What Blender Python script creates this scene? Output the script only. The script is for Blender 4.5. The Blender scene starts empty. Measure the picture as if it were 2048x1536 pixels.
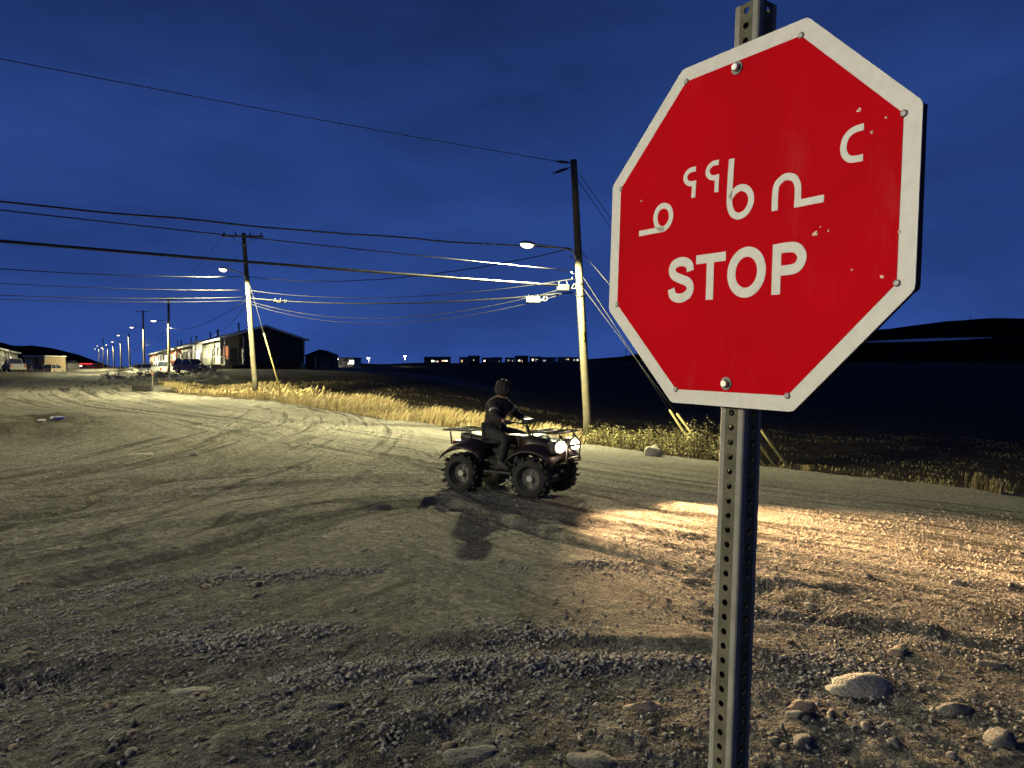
import bpy, bmesh, math, random
import numpy as np
from mathutils import Vector, Matrix, Quaternion

random.seed(7)
rng = np.random.default_rng(7)
SC = bpy.context.scene
COL = SC.collection
R = math.radians

# ------------------------------------------------------------------ camera
CAM_H = 1.6
FPX, CX, CY = 1437.3, 1024.0, 768.0          # focal length in photo pixels (2048 x 1536)
PITCH = math.atan(35.0 / FPX)
cam = bpy.data.cameras.new('camera')
cam.sensor_width = 36.0
cam.lens = FPX / 2048.0 * 36.0
cam.clip_start = 0.05
cam.clip_end = 8000
camo = bpy.data.objects.new('camera', cam)
COL.objects.link(camo)
camo.location = (0, 0, CAM_H)
camo.rotation_euler = (math.pi / 2 - PITCH, 0, 0)
SC.camera = camo

# ------------------------------------------------------------------ sky
SKY_STRENGTH = 1.0
w = bpy.data.worlds.new('World')
SC.world = w
w.use_nodes = True
nt = w.node_tree
nt.nodes.clear()
wo = nt.nodes.new('ShaderNodeOutputWorld')
bg = nt.nodes.new('ShaderNodeBackground')
sky = nt.nodes.new('ShaderNodeTexSky')
sky.sky_type = 'NISHITA'
sky.sun_disc = False
sky.sun_elevation = R(-5.0)
sky.sun_rotation = R(200)
sky.altitude = 0
sky.air_density = 1.0
sky.dust_density = 0.5
sky.ozone_density = 5.0
tc = nt.nodes.new('ShaderNodeTexCoord')
mp = nt.nodes.new('ShaderNodeMapping')
mp.inputs['Scale'].default_value = (1.0, 1.0, 3.2)
nz = nt.nodes.new('ShaderNodeTexNoise')
nz.inputs['Scale'].default_value = 2.6
nz.inputs['Detail'].default_value = 5
nz.inputs['Roughness'].default_value = 0.55
cr = nt.nodes.new('ShaderNodeMapRange')
cr.inputs['From Min'].default_value = 0.3
cr.inputs['From Max'].default_value = 0.7
cr.inputs['To Min'].default_value = 0.8
cr.inputs['To Max'].default_value = 1.38
mul = nt.nodes.new('ShaderNodeVectorMath'); mul.operation = 'SCALE'
nt.links.new(tc.outputs['Generated'], mp.inputs['Vector'])
nt.links.new(mp.outputs['Vector'], nz.inputs['Vector'])
nt.links.new(nz.outputs['Fac'], cr.inputs['Value'])
# thin dusk overcast: an even blue cloud layer over most of the clear twilight sky
cloud = nt.nodes.new('ShaderNodeMix'); cloud.data_type = 'RGBA'; cloud.inputs[0].default_value = 0.85
sep = nt.nodes.new('ShaderNodeSeparateXYZ'); nt.links.new(tc.outputs['Generated'], sep.inputs[0])
grad = nt.nodes.new('ShaderNodeValToRGB')
grad.color_ramp.elements[0].position = 0.0; grad.color_ramp.elements[0].color = (0.028, 0.073, 0.305, 1)
grad.color_ramp.elements[1].position = 0.62; grad.color_ramp.elements[1].color = (0.008, 0.0205, 0.088, 1)
nt.links.new(sep.outputs['Z'], grad.inputs['Fac']); nt.links.new(grad.outputs['Color'], cloud.inputs[7])
nt.links.new(sky.outputs['Color'], cloud.inputs[6])
nt.links.new(cloud.outputs[2], mul.inputs[0])
nt.links.new(cr.outputs['Result'], mul.inputs['Scale'])
nt.links.new(mul.outputs['Vector'], bg.inputs['Color'])
bg.inputs['Strength'].default_value = SKY_STRENGTH
nt.links.new(bg.outputs['Background'], wo.inputs['Surface'])

SC.view_settings.view_transform = 'Standard'
SC.view_settings.look = 'None'
SC.view_settings.exposure = 0.0
SC.view_settings.gamma = 1.0
SC.view_settings.use_curve_mapping = False

LAMP_W = 56000.0            # power of one street lamp
LAMP_COL = (1.0, 0.925, 0.50)

# ------------------------------------------------------------------ materials
def mat(name, col, rough=0.7, metal=0.0, var=0.0, scale=8.0, bump=0.0, bscale=40.0, emit=None, estr=0.0, coat=0.0, col2=None, spec=None):
    m = bpy.data.materials.new(name)
    m.use_nodes = True
    t = m.node_tree
    b = t.nodes['Principled BSDF']
    b.inputs['Base Color'].default_value = (*col, 1)
    b.inputs['Roughness'].default_value = rough
    b.inputs['Metallic'].default_value = metal
    if coat: b.inputs['Coat Weight'].default_value = coat
    if spec is not None: b.inputs['Specular IOR Level'].default_value = spec
    if emit:
        b.inputs['Emission Color'].default_value = (*emit, 1)
        b.inputs['Emission Strength'].default_value = estr
    if var or col2:
        n = t.nodes.new('ShaderNodeTexNoise'); n.inputs['Scale'].default_value = scale
        n.inputs['Detail'].default_value = 6
        tcn = t.nodes.new('ShaderNodeTexCoord')
        t.links.new(tcn.outputs['Object'], n.inputs['Vector'])
        r = t.nodes.new('ShaderNodeValToRGB')
        c2 = col2 if col2 else tuple(min(1, c * (1 + var)) for c in col)
        c1 = col if col2 else tuple(c * (1 - var) for c in col)
        r.color_ramp.elements[0].position = 0.32; r.color_ramp.elements[0].color = (*c1, 1)
        r.color_ramp.elements[1].position = 0.68; r.color_ramp.elements[1].color = (*c2, 1)
        t.links.new(n.outputs['Fac'], r.inputs['Fac'])
        t.links.new(r.outputs['Color'], b.inputs['Base Color'])
    if bump:
        n2 = t.nodes.new('ShaderNodeTexNoise'); n2.inputs['Scale'].default_value = bscale
        n2.inputs['Detail'].default_value = 5
        tcn = t.nodes.new('ShaderNodeTexCoord')
        t.links.new(tcn.outputs['Object'], n2.inputs['Vector'])
        bp = t.nodes.new('ShaderNodeBump'); bp.inputs['Strength'].default_value = bump
        bp.inputs['Distance'].default_value = 0.02
        t.links.new(n2.outputs['Fac'], bp.inputs['Height'])
        t.links.new(bp.outputs['Normal'], b.inputs['Normal'])
    return m

M = {}
M['stone'] = mat('stone', (0.13, 0.125, 0.115), 0.92, var=0.38, scale=5, bump=0.9, bscale=9)
M['stone_pale'] = mat('stone_pale', (0.27, 0.25, 0.21), 0.9, var=0.3, scale=5, bump=0.8, bscale=10)
M['stone_warm'] = mat('stone_warm', (0.29, 0.225, 0.165), 0.9, var=0.3, scale=6, bump=0.8, bscale=10)
M['pebble'] = mat('pebble', (0.12, 0.11, 0.10), 0.9, col2=(0.34, 0.315, 0.27), scale=45)
M['wood'] = mat('pole_wood', (0.07, 0.06, 0.037), 0.85, var=0.22, scale=3, bump=0.4, bscale=14)
M['wood_dark'] = mat('crossarm_wood', (0.12, 0.105, 0.08), 0.85, var=0.2, scale=5)
M['galv'] = mat('galvanised_steel', (0.25, 0.24, 0.2), 0.6, 0.1, spec=0.12, var=0.16, scale=26, bump=0.12, bscale=120)
M['galv_worn'] = mat('worn_galvanised_steel', (0.115, 0.107, 0.072), 0.65, 0.1, spec=0.1, var=0.22, scale=34, bump=0.15, bscale=120)
M['steel'] = mat('steel_hardware', (0.5, 0.5, 0.47), 0.35, 0.9, var=0.1, scale=40)
M['rivet'] = mat('rivet_aluminium', (0.3, 0.29, 0.26), 0.55, 0.4, var=0.2, scale=300)
M['red'] = mat('red_sign_sheeting', (0.54, 0.0006, 0.007), 0.55, var=0.1, scale=3.5, spec=0.02, bump=0.06, bscale=3)
def scuffed(m, col, amount):
    t = m.node_tree; b = t.nodes['Principled BSDF']; src = b.inputs['Base Color'].links[0].from_socket
    n = t.nodes.new('ShaderNodeTexNoise'); n.inputs['Scale'].default_value = 11; n.inputs['Detail'].default_value = 8; n.inputs['Roughness'].default_value = .7
    tcn = t.nodes.new('ShaderNodeTexCoord'); mp_ = t.nodes.new('ShaderNodeMapping'); mp_.inputs['Scale'].default_value = (1, 1, .35)
    t.links.new(tcn.outputs['Object'], mp_.inputs['Vector']); t.links.new(mp_.outputs['Vector'], n.inputs['Vector'])
    r = t.nodes.new('ShaderNodeMapRange'); r.inputs['From Min'].default_value = .56; r.inputs['From Max'].default_value = .78; r.inputs['To Max'].default_value = amount
    t.links.new(n.outputs['Fac'], r.inputs['Value'])
    x = t.nodes.new('ShaderNodeMix'); x.data_type = 'RGBA'; t.links.new(r.outputs[0], x.inputs[0]); t.links.new(src, x.inputs[6]); x.inputs[7].default_value = (*col, 1)
    t.links.new(x.outputs[2], b.inputs['Base Color'])
scuffed(M['red'], (.5, .16, .15), .13)
M['white'] = mat('white_sign_sheeting', (0.66, 0.63, 0.54), 0.5, var=0.06, scale=60)
M['black_ply'] = mat('black_plywood', (0.005, 0.005, 0.005), 0.8, var=0.4, scale=30)
M['cable'] = mat('black_cable', (0.018, 0.018, 0.02), 0.5)
M['wire'] = mat('weathered_wire', (0.012, 0.012, 0.012), 0.85, spec=0.2)
M['black_plastic'] = mat('black_plastic', (0.012, 0.012, 0.012), 0.5, bump=0.05)
M['grey_plastic'] = mat('grey_plastic', (0.06, 0.06, 0.05), 0.55, var=0.15)
M['yellow_guard'] = mat('yellow_guy_guard', (0.2, 0.165, 0.05), 0.7, var=0.2, scale=5)
M['yellow_tag'] = mat('yellow_tag', (0.6, 0.45, 0.04), 0.5)
M['lamp_lens'] = mat('lamp_lens', (0.9, 0.9, 0.8), 0.3, emit=(1.0, 0.9, 0.5), estr=5)
M['lamp_shell'] = mat('lamp_shell', (0.3, 0.3, 0.28), 0.5, 0.3)
M['chip'] = mat('bare_metal_chip', (0.45, 0.3, 0.24), 0.45, 0.3, var=0.3, scale=400)
M['siding_dark'] = mat('dark_siding', (0.03, 0.022, 0.018), 0.8, var=0.15, scale=2)
M['siding_pale'] = mat('pale_siding', (0.24, 0.235, 0.215), 0.75, var=0.12, scale=2)
M['siding_red'] = mat('red_siding', (0.3, 0.08, 0.05), 0.75, var=0.12, scale=2)
M['siding_tan'] = mat('tan_siding', (0.25, 0.17, 0.09), 0.75, var=0.12, scale=2)
M['roof'] = mat('dark_roofing', (0.03, 0.03, 0.033), 0.85, var=0.2, scale=4)
M['trim'] = mat('white_trim', (0.6, 0.6, 0.56), 0.6, var=0.08)
M['deck'] = mat('weathered_deck', (0.13, 0.12, 0.10), 0.85, var=0.2, scale=6)
M['door'] = mat('dark_door', (0.05, 0.045, 0.04), 0.6)
M['glass_dark'] = mat('unlit_window_glass', (0.02, 0.025, 0.035), 0.08, spec=0.8)
M['glass_warm'] = mat('lit_window_warm', (0.4, 0.2, 0.1), 0.3, emit=(1.0, 0.30, 0.09), estr=0.9)
M['glass_white'] = mat('lit_window_white', (0.5, 0.5, 0.4), 0.3, emit=(1.0, 0.92, 0.7), estr=2.2)
M['glass_amber'] = mat('lit_window_amber', (0.5, 0.4, 0.3), 0.3, emit=(1.0, 0.6, 0.28), estr=1.6)
M['glass_dim'] = mat('lit_window_dim', (0.4, 0.4, 0.4), 0.3, emit=(0.9, 0.9, 0.8), estr=0.5)
M['bulb'] = mat('porch_bulb', (0.9, 0.9, 0.8), 0.3, emit=(1.0, 0.95, 0.75), estr=25)
M['paint_white'] = mat('white_car_paint', (0.55, 0.55, 0.53), 0.3, coat=0.6)
M['paint_dark'] = mat('dark_car_paint', (0.02, 0.02, 0.025), 0.3, coat=0.6)
M['paint_maroon'] = mat('maroon_car_paint', (0.06, 0.012, 0.012), 0.3, coat=0.6)
M['paint_grey'] = mat('grey_car_paint', (0.2, 0.2, 0.21), 0.3, coat=0.6)
M['paint_tan'] = mat('tan_car_paint', (0.26, 0.22, 0.16), 0.3, coat=0.6)
M['tyre'] = mat('tyre_rubber', (0.011, 0.0105, 0.010), 0.85, bump=0.2, bscale=50)
M['tail'] = mat('tail_light', (0.3, 0.01, 0.01), 0.3, emit=(1.0, 0.06, 0.03), estr=60)
M['tail_off'] = mat('tail_light_unlit', (0.2, 0.01, 0.01), 0.3)
M['headlamp_off'] = mat('headlight_unlit', (0.6, 0.6, 0.6), 0.15, spec=0.8)
M['head_on'] = mat('headlight_lit', (1, 0.95, 0.85), 0.3, emit=(1.0, 0.74, 0.45), estr=90)
M['quad_body'] = mat('quad_plastic', (0.014, 0.006, 0.005), 0.45, var=0.2, scale=4)
scuffed(M['quad_body'], (.12, .105, .085), .5)
M['quad_frame'] = mat('quad_frame', (0.018, 0.018, 0.018), 0.5, 0.3)
M['rim_dark'] = mat('dusty_steel_rim', (0.09, 0.085, 0.075), 0.6, 0.4, var=0.3, scale=9)
M['seat_vinyl'] = mat('seat_vinyl', (0.012, 0.012, 0.012), 0.55, bump=0.15)
M['jacket'] = mat('dark_parka_cloth', (0.024, 0.017, 0.015), 0.9, var=0.35, scale=9, bump=0.9, bscale=16)
M['trousers'] = mat('black_trouser_cloth', (0.016, 0.016, 0.018), 0.9, var=0.35, scale=9, bump=0.9, bscale=16)
M['boot'] = mat('boot_rubber', (0.015, 0.013, 0.012), 0.7)
M['glove'] = mat('glove_leather', (0.02, 0.018, 0.016), 0.7)
M['skin'] = mat('skin', (0.36, 0.2, 0.13), 0.6)
M['eye'] = mat('eye', (0.02, 0.02, 0.02), 0.2)
M['reflector'] = mat('reflective_tape', (0.3, 0.27, 0.22), 0.35)
M['blue_pack'] = mat('blue_printed_plastic', (0.012, 0.015, 0.2), 0.35, spec=0.6)
M['white_pack'] = mat('white_plastic', (0.45, 0.45, 0.47), 0.35)
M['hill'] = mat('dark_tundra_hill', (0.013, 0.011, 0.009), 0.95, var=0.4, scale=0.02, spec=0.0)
M['water'] = mat('lake_water', (0.03, 0.04, 0.05), 0.12, spec=0.6)
M['leaf'] = mat('willow_leaf', (0.21, 0.185, 0.06), 0.7, var=0.4, scale=1.2)
M['stem'] = mat('willow_stem', (0.09, 0.07, 0.04), 0.8)

def grass_mat():
    m = mat('dry_grass', (0.24, 0.17, 0.05), 0.75)
    t = m.node_tree; b = t.nodes['Principled BSDF']
    a = t.nodes.new('ShaderNodeAttribute'); a.attribute_name = 'tint'
    r = t.nodes.new('ShaderNodeValToRGB')
    r.color_ramp.elements[0].color = (0.07, 0.055, 0.024, 1)
    r.color_ramp.elements[1].color = (0.27, 0.205, 0.09, 1)
    t.links.new(a.outputs['Fac'], r.inputs['Fac'])
    t.links.new(r.outputs['Color'], b.inputs['Base Color'])
    return m
M['grass'] = grass_mat()

def ground_mat():
    m = bpy.data.materials.new('gravel_ground'); m.use_nodes = True
    t = m.node_tree; N = t.nodes; L = t.links
    b = N['Principled BSDF']; b.inputs['Roughness'].default_value = 0.92
    b.inputs['Specular IOR Level'].default_value = 0.08
    tcn = N.new('ShaderNodeTexCoord')
    def noise(s, d=5, ro=0.6):
        n = N.new('ShaderNodeTexNoise'); n.inputs['Scale'].default_value = s
        n.inputs['Detail'].default_value = d; n.inputs['Roughness'].default_value = ro
        L.new(tcn.outputs['Object'], n.inputs['Vector']); return n
    def vor(s):
        v = N.new('ShaderNodeTexVoronoi'); v.inputs['Scale'].default_value = s
        L.new(tcn.outputs['Object'], v.inputs['Vector']); return v
    def ramp(src, stops):
        r = N.new('ShaderNodeValToRGB')
        e = r.color_ramp.elements
        while len(e) < len(stops): e.new(0.5)
        for i, (p, c) in enumerate(stops): e[i].position = p; e[i].color = (*c, 1)
        L.new(src, r.inputs['Fac']); return r
    def mix(fac, a, bb, mode='MIX'):
        x = N.new('ShaderNodeMix'); x.data_type = 'RGBA'; x.blend_type = mode
        if isinstance(fac, float): x.inputs[0].default_value = fac
        else: L.new(fac, x.inputs[0])
        L.new(a, x.inputs[6]); L.new(bb, x.inputs[7]); return x.outputs[2]
    big = ramp(noise(0.35, 4).outputs['Fac'], [(0.3, (0.150, 0.145, 0.132)), (0.7, (0.235, 0.226, 0.204))])
    fine = ramp(noise(23, 7, 0.75).outputs['Fac'], [(0.3, (0.55, 0.55, 0.56)), (0.72, (1.35, 1.33, 1.28))])
    vv = vor(75)
    cell = ramp(vv.outputs['Color'], [(0.0, (0.6, 0.6, 0.62)), (0.75, (1.05, 1.04, 1.0)), (1.0, (1.7, 1.65, 1.55))])
    mc_ = ramp(vor(17).outputs['Color'], [(0.0, (0.62, 0.62, 0.63)), (0.6, (1.0, 1.0, 1.0)), (1.0, (1.6, 1.57, 1.5))])
    cell_o = mix(1.0, cell.outputs['Color'], mc_.outputs['Color'], 'MULTIPLY')
    road = mix(1.0, mix(1.0, big.outputs['Color'], fine.outputs['Color'], 'MULTIPLY'), cell_o, 'MULTIPLY')
    field = ramp(noise(0.9, 6).outputs['Fac'], [(0.3, (0.014, 0.011, 0.007)), (0.7, (0.055, 0.044, 0.027))])
    rubble = ramp(noise(2.5, 6, 0.7).outputs['Fac'], [(0.35, (0.07, 0.065, 0.055)), (0.7, (0.24, 0.22, 0.18))])
    az = N.new('ShaderNodeAttribute'); az.attribute_name = 'zone'
    ar = N.new('ShaderNodeAttribute'); ar.attribute_name = 'rubble'
    c = mix(az.outputs['Fac'], road, field.outputs['Color'])
    c = mix(ar.outputs['Fac'], c, rubble.outputs['Color'])
    # streaks dragged along the wheel tracks (coordinates along / across the tracks come with the mesh)
    hs = None
    for k_, (an, sc_) in enumerate((('trk_a', 5.0), ('trk_b', 3.4), ('trk_c', 4.2))):
        a1 = N.new('ShaderNodeAttribute'); a1.attribute_name = an
        sp = N.new('ShaderNodeSeparateXYZ'); L.new(a1.outputs['Vector'], sp.inputs[0])
        cb = N.new('ShaderNodeCombineXYZ'); L.new(sp.outputs['X'], cb.inputs['X']); L.new(sp.outputs['Y'], cb.inputs['Y']); cb.inputs['Z'].default_value = k_ * 7.3
        n_ = N.new('ShaderNodeTexNoise'); n_.inputs['Scale'].default_value = sc_; n_.inputs['Detail'].default_value = 7; n_.inputs['Roughness'].default_value = 0.68
        L.new(cb.outputs[0], n_.inputs['Vector'])
        m1 = N.new('ShaderNodeMath'); m1.operation = 'SUBTRACT'; L.new(n_.outputs['Fac'], m1.inputs[0]); m1.inputs[1].default_value = 0.5
        ab = N.new('ShaderNodeMath'); ab.operation = 'ABSOLUTE'; L.new(m1.outputs[0], ab.inputs[0])
        rg = N.new('ShaderNodeMath'); rg.operation = 'MULTIPLY_ADD'; L.new(ab.outputs[0], rg.inputs[0]); rg.inputs[1].default_value = -1.3; rg.inputs[2].default_value = 0.085
        sm = N.new('ShaderNodeMath'); sm.operation = 'MULTIPLY_ADD'; L.new(m1.outputs[0], sm.inputs[0]); sm.inputs[1].default_value = 0.75; L.new(rg.outputs[0], sm.inputs[2])
        m2 = N.new('ShaderNodeMath'); m2.operation = 'MULTIPLY'; L.new(sm.outputs[0], m2.inputs[0]); L.new(sp.outputs['Z'], m2.inputs[1])
        if hs is None: hs = m2.outputs[0]
        else:
            m3 = N.new('ShaderNodeMath'); m3.operation = 'ADD'; L.new(hs, m3.inputs[0]); L.new(m2.outputs[0], m3.inputs[1]); hs = m3.outputs[0]
    mm = N.new('ShaderNodeMapRange'); mm.inputs['From Min'].default_value = -0.12; mm.inputs['From Max'].default_value = 0.13; mm.inputs['To Min'].default_value = 0.5; mm.inputs['To Max'].default_value = 1.75
    L.new(hs, mm.inputs['Value'])
    vm = N.new('ShaderNodeVectorMath'); vm.operation = 'SCALE'; L.new(c, vm.inputs[0]); L.new(mm.outputs[0], vm.inputs['Scale'])
    L.new(vm.outputs['Vector'], b.inputs['Base Color'])
    # relief: crushed stone
    v2 = vor(38); v3 = vor(110)
    n1 = noise(9, 6, 0.65)
    def math_(op, a, c2):
        x = N.new('ShaderNodeMath'); x.operation = op
        for i, s in enumerate((a, c2)):
            if isinstance(s, (int, float)): x.inputs[i].default_value = s
            else: L.new(s, x.inputs[i])
        return x.outputs[0]
    h = math_('ADD', math_('MULTIPLY', v2.outputs['Distance'], -0.9), math_('MULTIPLY', v3.outputs['Distance'], -0.5))
    h = math_('ADD', h, math_('MULTIPLY', n1.outputs['Fac'], 1.6))
    bp0 = N.new('ShaderNodeBump'); bp0.inputs['Strength'].default_value = 1.0; bp0.inputs['Distance'].default_value = 0.6
    L.new(hs, bp0.inputs['Height'])
    n5 = noise(6.5, 8, 0.75)
    bp1 = N.new('ShaderNodeBump'); bp1.inputs['Strength'].default_value = 1.0; bp1.inputs['Distance'].default_value = 0.2
    L.new(n5.outputs['Fac'], bp1.inputs['Height']); L.new(bp0.outputs['Normal'], bp1.inputs['Normal'])
    bp = N.new('ShaderNodeBump'); bp.inputs['Strength'].default_value = 1.0; bp.inputs['Distance'].default_value = 0.03
    L.new(bp1.outputs['Normal'], bp.inputs['Normal'])
    L.new(h, bp.inputs['Height']); L.new(bp.outputs['Normal'], b.inputs['Normal'])
    return m
M['ground'] = ground_mat()

# ------------------------------------------------------------------ helpers
def at(px, py, d):
    """world point seen at photo pixel (px, py) at forward distance d"""
    u = (px - CX) / FPX; v = (CY - py) / FPX
    c, s = math.cos(PITCH), math.sin(PITCH)
    y = c + s * v; z = -s + c * v
    k = d / y
    return Vector((u * k, d, CAM_H + z * k))

class MB:
    def __init__(s): s.v = []; s.f = []; s.sm = []
    def add(s, vs, fs, smooth=False):
        o = len(s.v); s.v += [tuple(x) for x in vs]
        s.f += [tuple(i + o for i in f) for f in fs]; s.sm += [smooth] * len(fs); return s
    def box(s, c, h, rot=None, taper=1.0):
        vs = []
        for z in (-1, 1):
            k = taper if z > 0 else 1.0
            for x, y in ((-1, -1), (1, -1), (1, 1), (-1, 1)):
                p = Vector((x * h[0] * k, y * h[1] * k, z * h[2]))
                if rot is not None: p = rot @ p
                vs.append(p + Vector(c))
        return s.add(vs, [(3, 2, 1, 0), (4, 5, 6, 7), (0, 1, 5, 4), (1, 2, 6, 5), (2, 3, 7, 6), (3, 0, 4, 7)])
    def bbox(s, c, h, b=0.01, rot=None):
        """box with chamfered edges"""
        bm = bmesh.new(); bmesh.ops.create_cube(bm, size=2.0)
        for v in bm.verts: v.co = Vector((v.co.x * h[0], v.co.y * h[1], v.co.z * h[2]))
        bmesh.ops.bevel(bm, geom=bm.edges[:], offset=min(b, min(h) * 0.9), segments=2, affect='EDGES', profile=0.5)
        bm.verts.index_update()
        vs = [((rot @ v.co) if rot is not None else v.co) + Vector(c) for v in bm.verts]
        fs = [[v.index for v in f.verts] for f in bm.faces]; bm.free()
        return s.add(vs, fs, False)
    def tube(s, pts, rad, n=8, caps=True, smooth=True):
        pts = [Vector(p) for p in pts]; m = len(pts)
        if not hasattr(rad, '__len__'): rad = [rad] * m
        ref = None; rings = []
        for i, p in enumerate(pts):
            d = (pts[min(i + 1, m - 1)] - pts[max(i - 1, 0)])
            d = d.normalized() if d.length > 1e-9 else Vector((0, 0, 1))
            if ref is None:
                a = Vector((0, 0, 1)) if abs(d.z) < 0.9 else Vector((1, 0, 0))
                ref = d.cross(a).normalized()
            ref = (ref - d * ref.dot(d)).normalized(); b2 = d.cross(ref)
            rings.append([p + (ref * math.cos(2 * math.pi * k / n) + b2 * math.sin(2 * math.pi * k / n)) * rad[i] for k in range(n)])
        vs = [q for r in rings for q in r]; fs = []
        for i in range(m - 1):
            for k in range(n):
                k2 = (k + 1) % n
                fs.append((i * n + k, i * n + k2, (i + 1) * n + k2, (i + 1) * n + k))
        o = len(s.v); s.add(vs, fs, smooth)
        if caps:
            s.f += [tuple(o + k for k in reversed(range(n))), tuple(o + (m - 1) * n + k for k in range(n))]; s.sm += [False, False]
        return s
    def ell(s, c, r, nu=12, nv=8, rot=None, zmin=-1.0):
        vs = []; fs = []
        for j in range(nv + 1):
            t = math.pi * j / nv
            z = max(math.cos(t), zmin)
            for i in range(nu):
                a = 2 * math.pi * i / nu
                p = Vector((r[0] * math.sin(t) * math.cos(a), r[1] * math.sin(t) * math.sin(a), r[2] * z))
                if rot is not None: p = rot @ p
                vs.append(p + Vector(c))
        for j in range(nv):
            for i in range(nu):
                i2 = (i + 1) % nu
                fs.append((j * nu + i, (j + 1) * nu + i, (j + 1) * nu + i2, j * nu + i2))
        return s.add(vs, fs, True)
    def prism(s, poly, z0, z1, xf=None):
        n = len(poly)
        vs = [Vector((p[0], p[1], z0)) for p in poly] + [Vector((p[0], p[1], z1)) for p in poly]
        if xf is not None: vs = [xf @ v for v in vs]
        fs = [tuple(reversed(range(n))), tuple(range(n, 2 * n))] + [(i, (i + 1) % n, n + (i + 1) % n, n + i) for i in range(n)]
        return s.add(vs, fs)
    def xform(s, mtx):
        s.v = [tuple(mtx @ Vector(v)) for v in s.v]; return s
    def build(s, name, material, parent=None, loc=None):
        me = bpy.data.meshes.new(name)
        me.from_pydata(s.v, [], s.f)
        me.polygons.foreach_set('use_smooth', s.sm)
        me.materials.append(material)
        me.update()
        o = bpy.data.objects.new(name, me); COL.objects.link(o)
        if parent is not None: o.parent = parent
        if loc is not None: o.location = loc
        return o

def tag(o, label, cat=None, group=None, kind=None):
    o['label'] = label
    if cat: o['category'] = cat
    if group: o['group'] = group
    if kind: o['kind'] = kind
    return o

def empty(name, loc, rz=0.0, label=None, cat=None, group=None):
    o = bpy.data.objects.new(name, None); COL.objects.link(o)
    o.location = loc; o.rotation_euler = (0, 0, rz); o.empty_display_size = 0.1
    if label: tag(o, label, cat, group)
    return o

def np_mesh(name, V, F, material, smooth=True, attrs=None):
    """V (n,3) array, F (m,k) int array of faces that all have k corners"""
    me = bpy.data.meshes.new(name)
    n, m, k = len(V), len(F), F.shape[1]
    me.vertices.add(n); me.vertices.foreach_set('co', np.ascontiguousarray(V, dtype=np.float32).ravel())
    me.loops.add(m * k); me.loops.foreach_set('vertex_index', np.ascontiguousarray(F, dtype=np.int32).ravel())
    me.polygons.add(m); me.polygons.foreach_set('loop_start', np.arange(0, m * k, k, dtype=np.int32))
    me.polygons.foreach_set('use_smooth', np.full(m, smooth))
    me.materials.append(material)
    for an, av in (attrs or {}).items():
        a = me.attributes.new(an, 'FLOAT', 'POINT'); a.data.foreach_set('value', np.ascontiguousarray(av, dtype=np.float32))
    me.update(calc_edges=True)
    o = bpy.data.objects.new(name, me); COL.objects.link(o)
    return o

def smooth_path(P, k=6, closed=False):
    P = [Vector((*p, 0)) for p in P]; n = len(P); out = []
    rngi = range(n) if closed else range(n - 1)
    for i in rngi:
        g = lambda j: P[j % n] if closed else P[max(0, min(n - 1, j))]
        p0, p1, p2, p3 = g(i - 1), g(i), g(i + 1), g(i + 2)
        for s in range(k):
            t = s / k
            out.append(0.5 * ((2 * p1) + (p2 - p0) * t + (2 * p0 - 5 * p1 + 4 * p2 - p3) * t * t + (3 * p1 - p0 - 3 * p2 + p3) * t ** 3))
    if not closed: out.append(P[-1])
    return out

def hash2(ix, iy, seed):
    h = (ix.astype(np.int64) * 374761393 + iy.astype(np.int64) * 668265263 + seed * 1442695041) & 0xFFFFFFFF
    h = ((h ^ (h >> 13)) * 1274126177) & 0xFFFFFFFF
    h = (h ^ (h >> 16)) & 0xFFFFFFFF
    return h / 4294967295.0
def vnoise(x, y, s, seed=0):
    x = x * s; y = y * s
    ix = np.floor(x); iy = np.floor(y); fx = x - ix; fy = y - iy
    fx = fx * fx * (3 - 2 * fx); fy = fy * fy * (3 - 2 * fy)
    a = hash2(ix, iy, seed); b = hash2(ix + 1, iy, seed); c = hash2(ix, iy + 1, seed); d = hash2(ix + 1, iy + 1, seed)
    return (a * (1 - fx) + b * fx) * (1 - fy) + (c * (1 - fx) + d * fx) * fy - 0.5
def fbm(x, y, s, o=4, seed=0, g=0.5):
    r = 0; a = 1.0
    for k in range(o):
        r = r + a * vnoise(x, y, s * 2 ** k, seed + k * 17); a *= g
    return r

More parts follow.
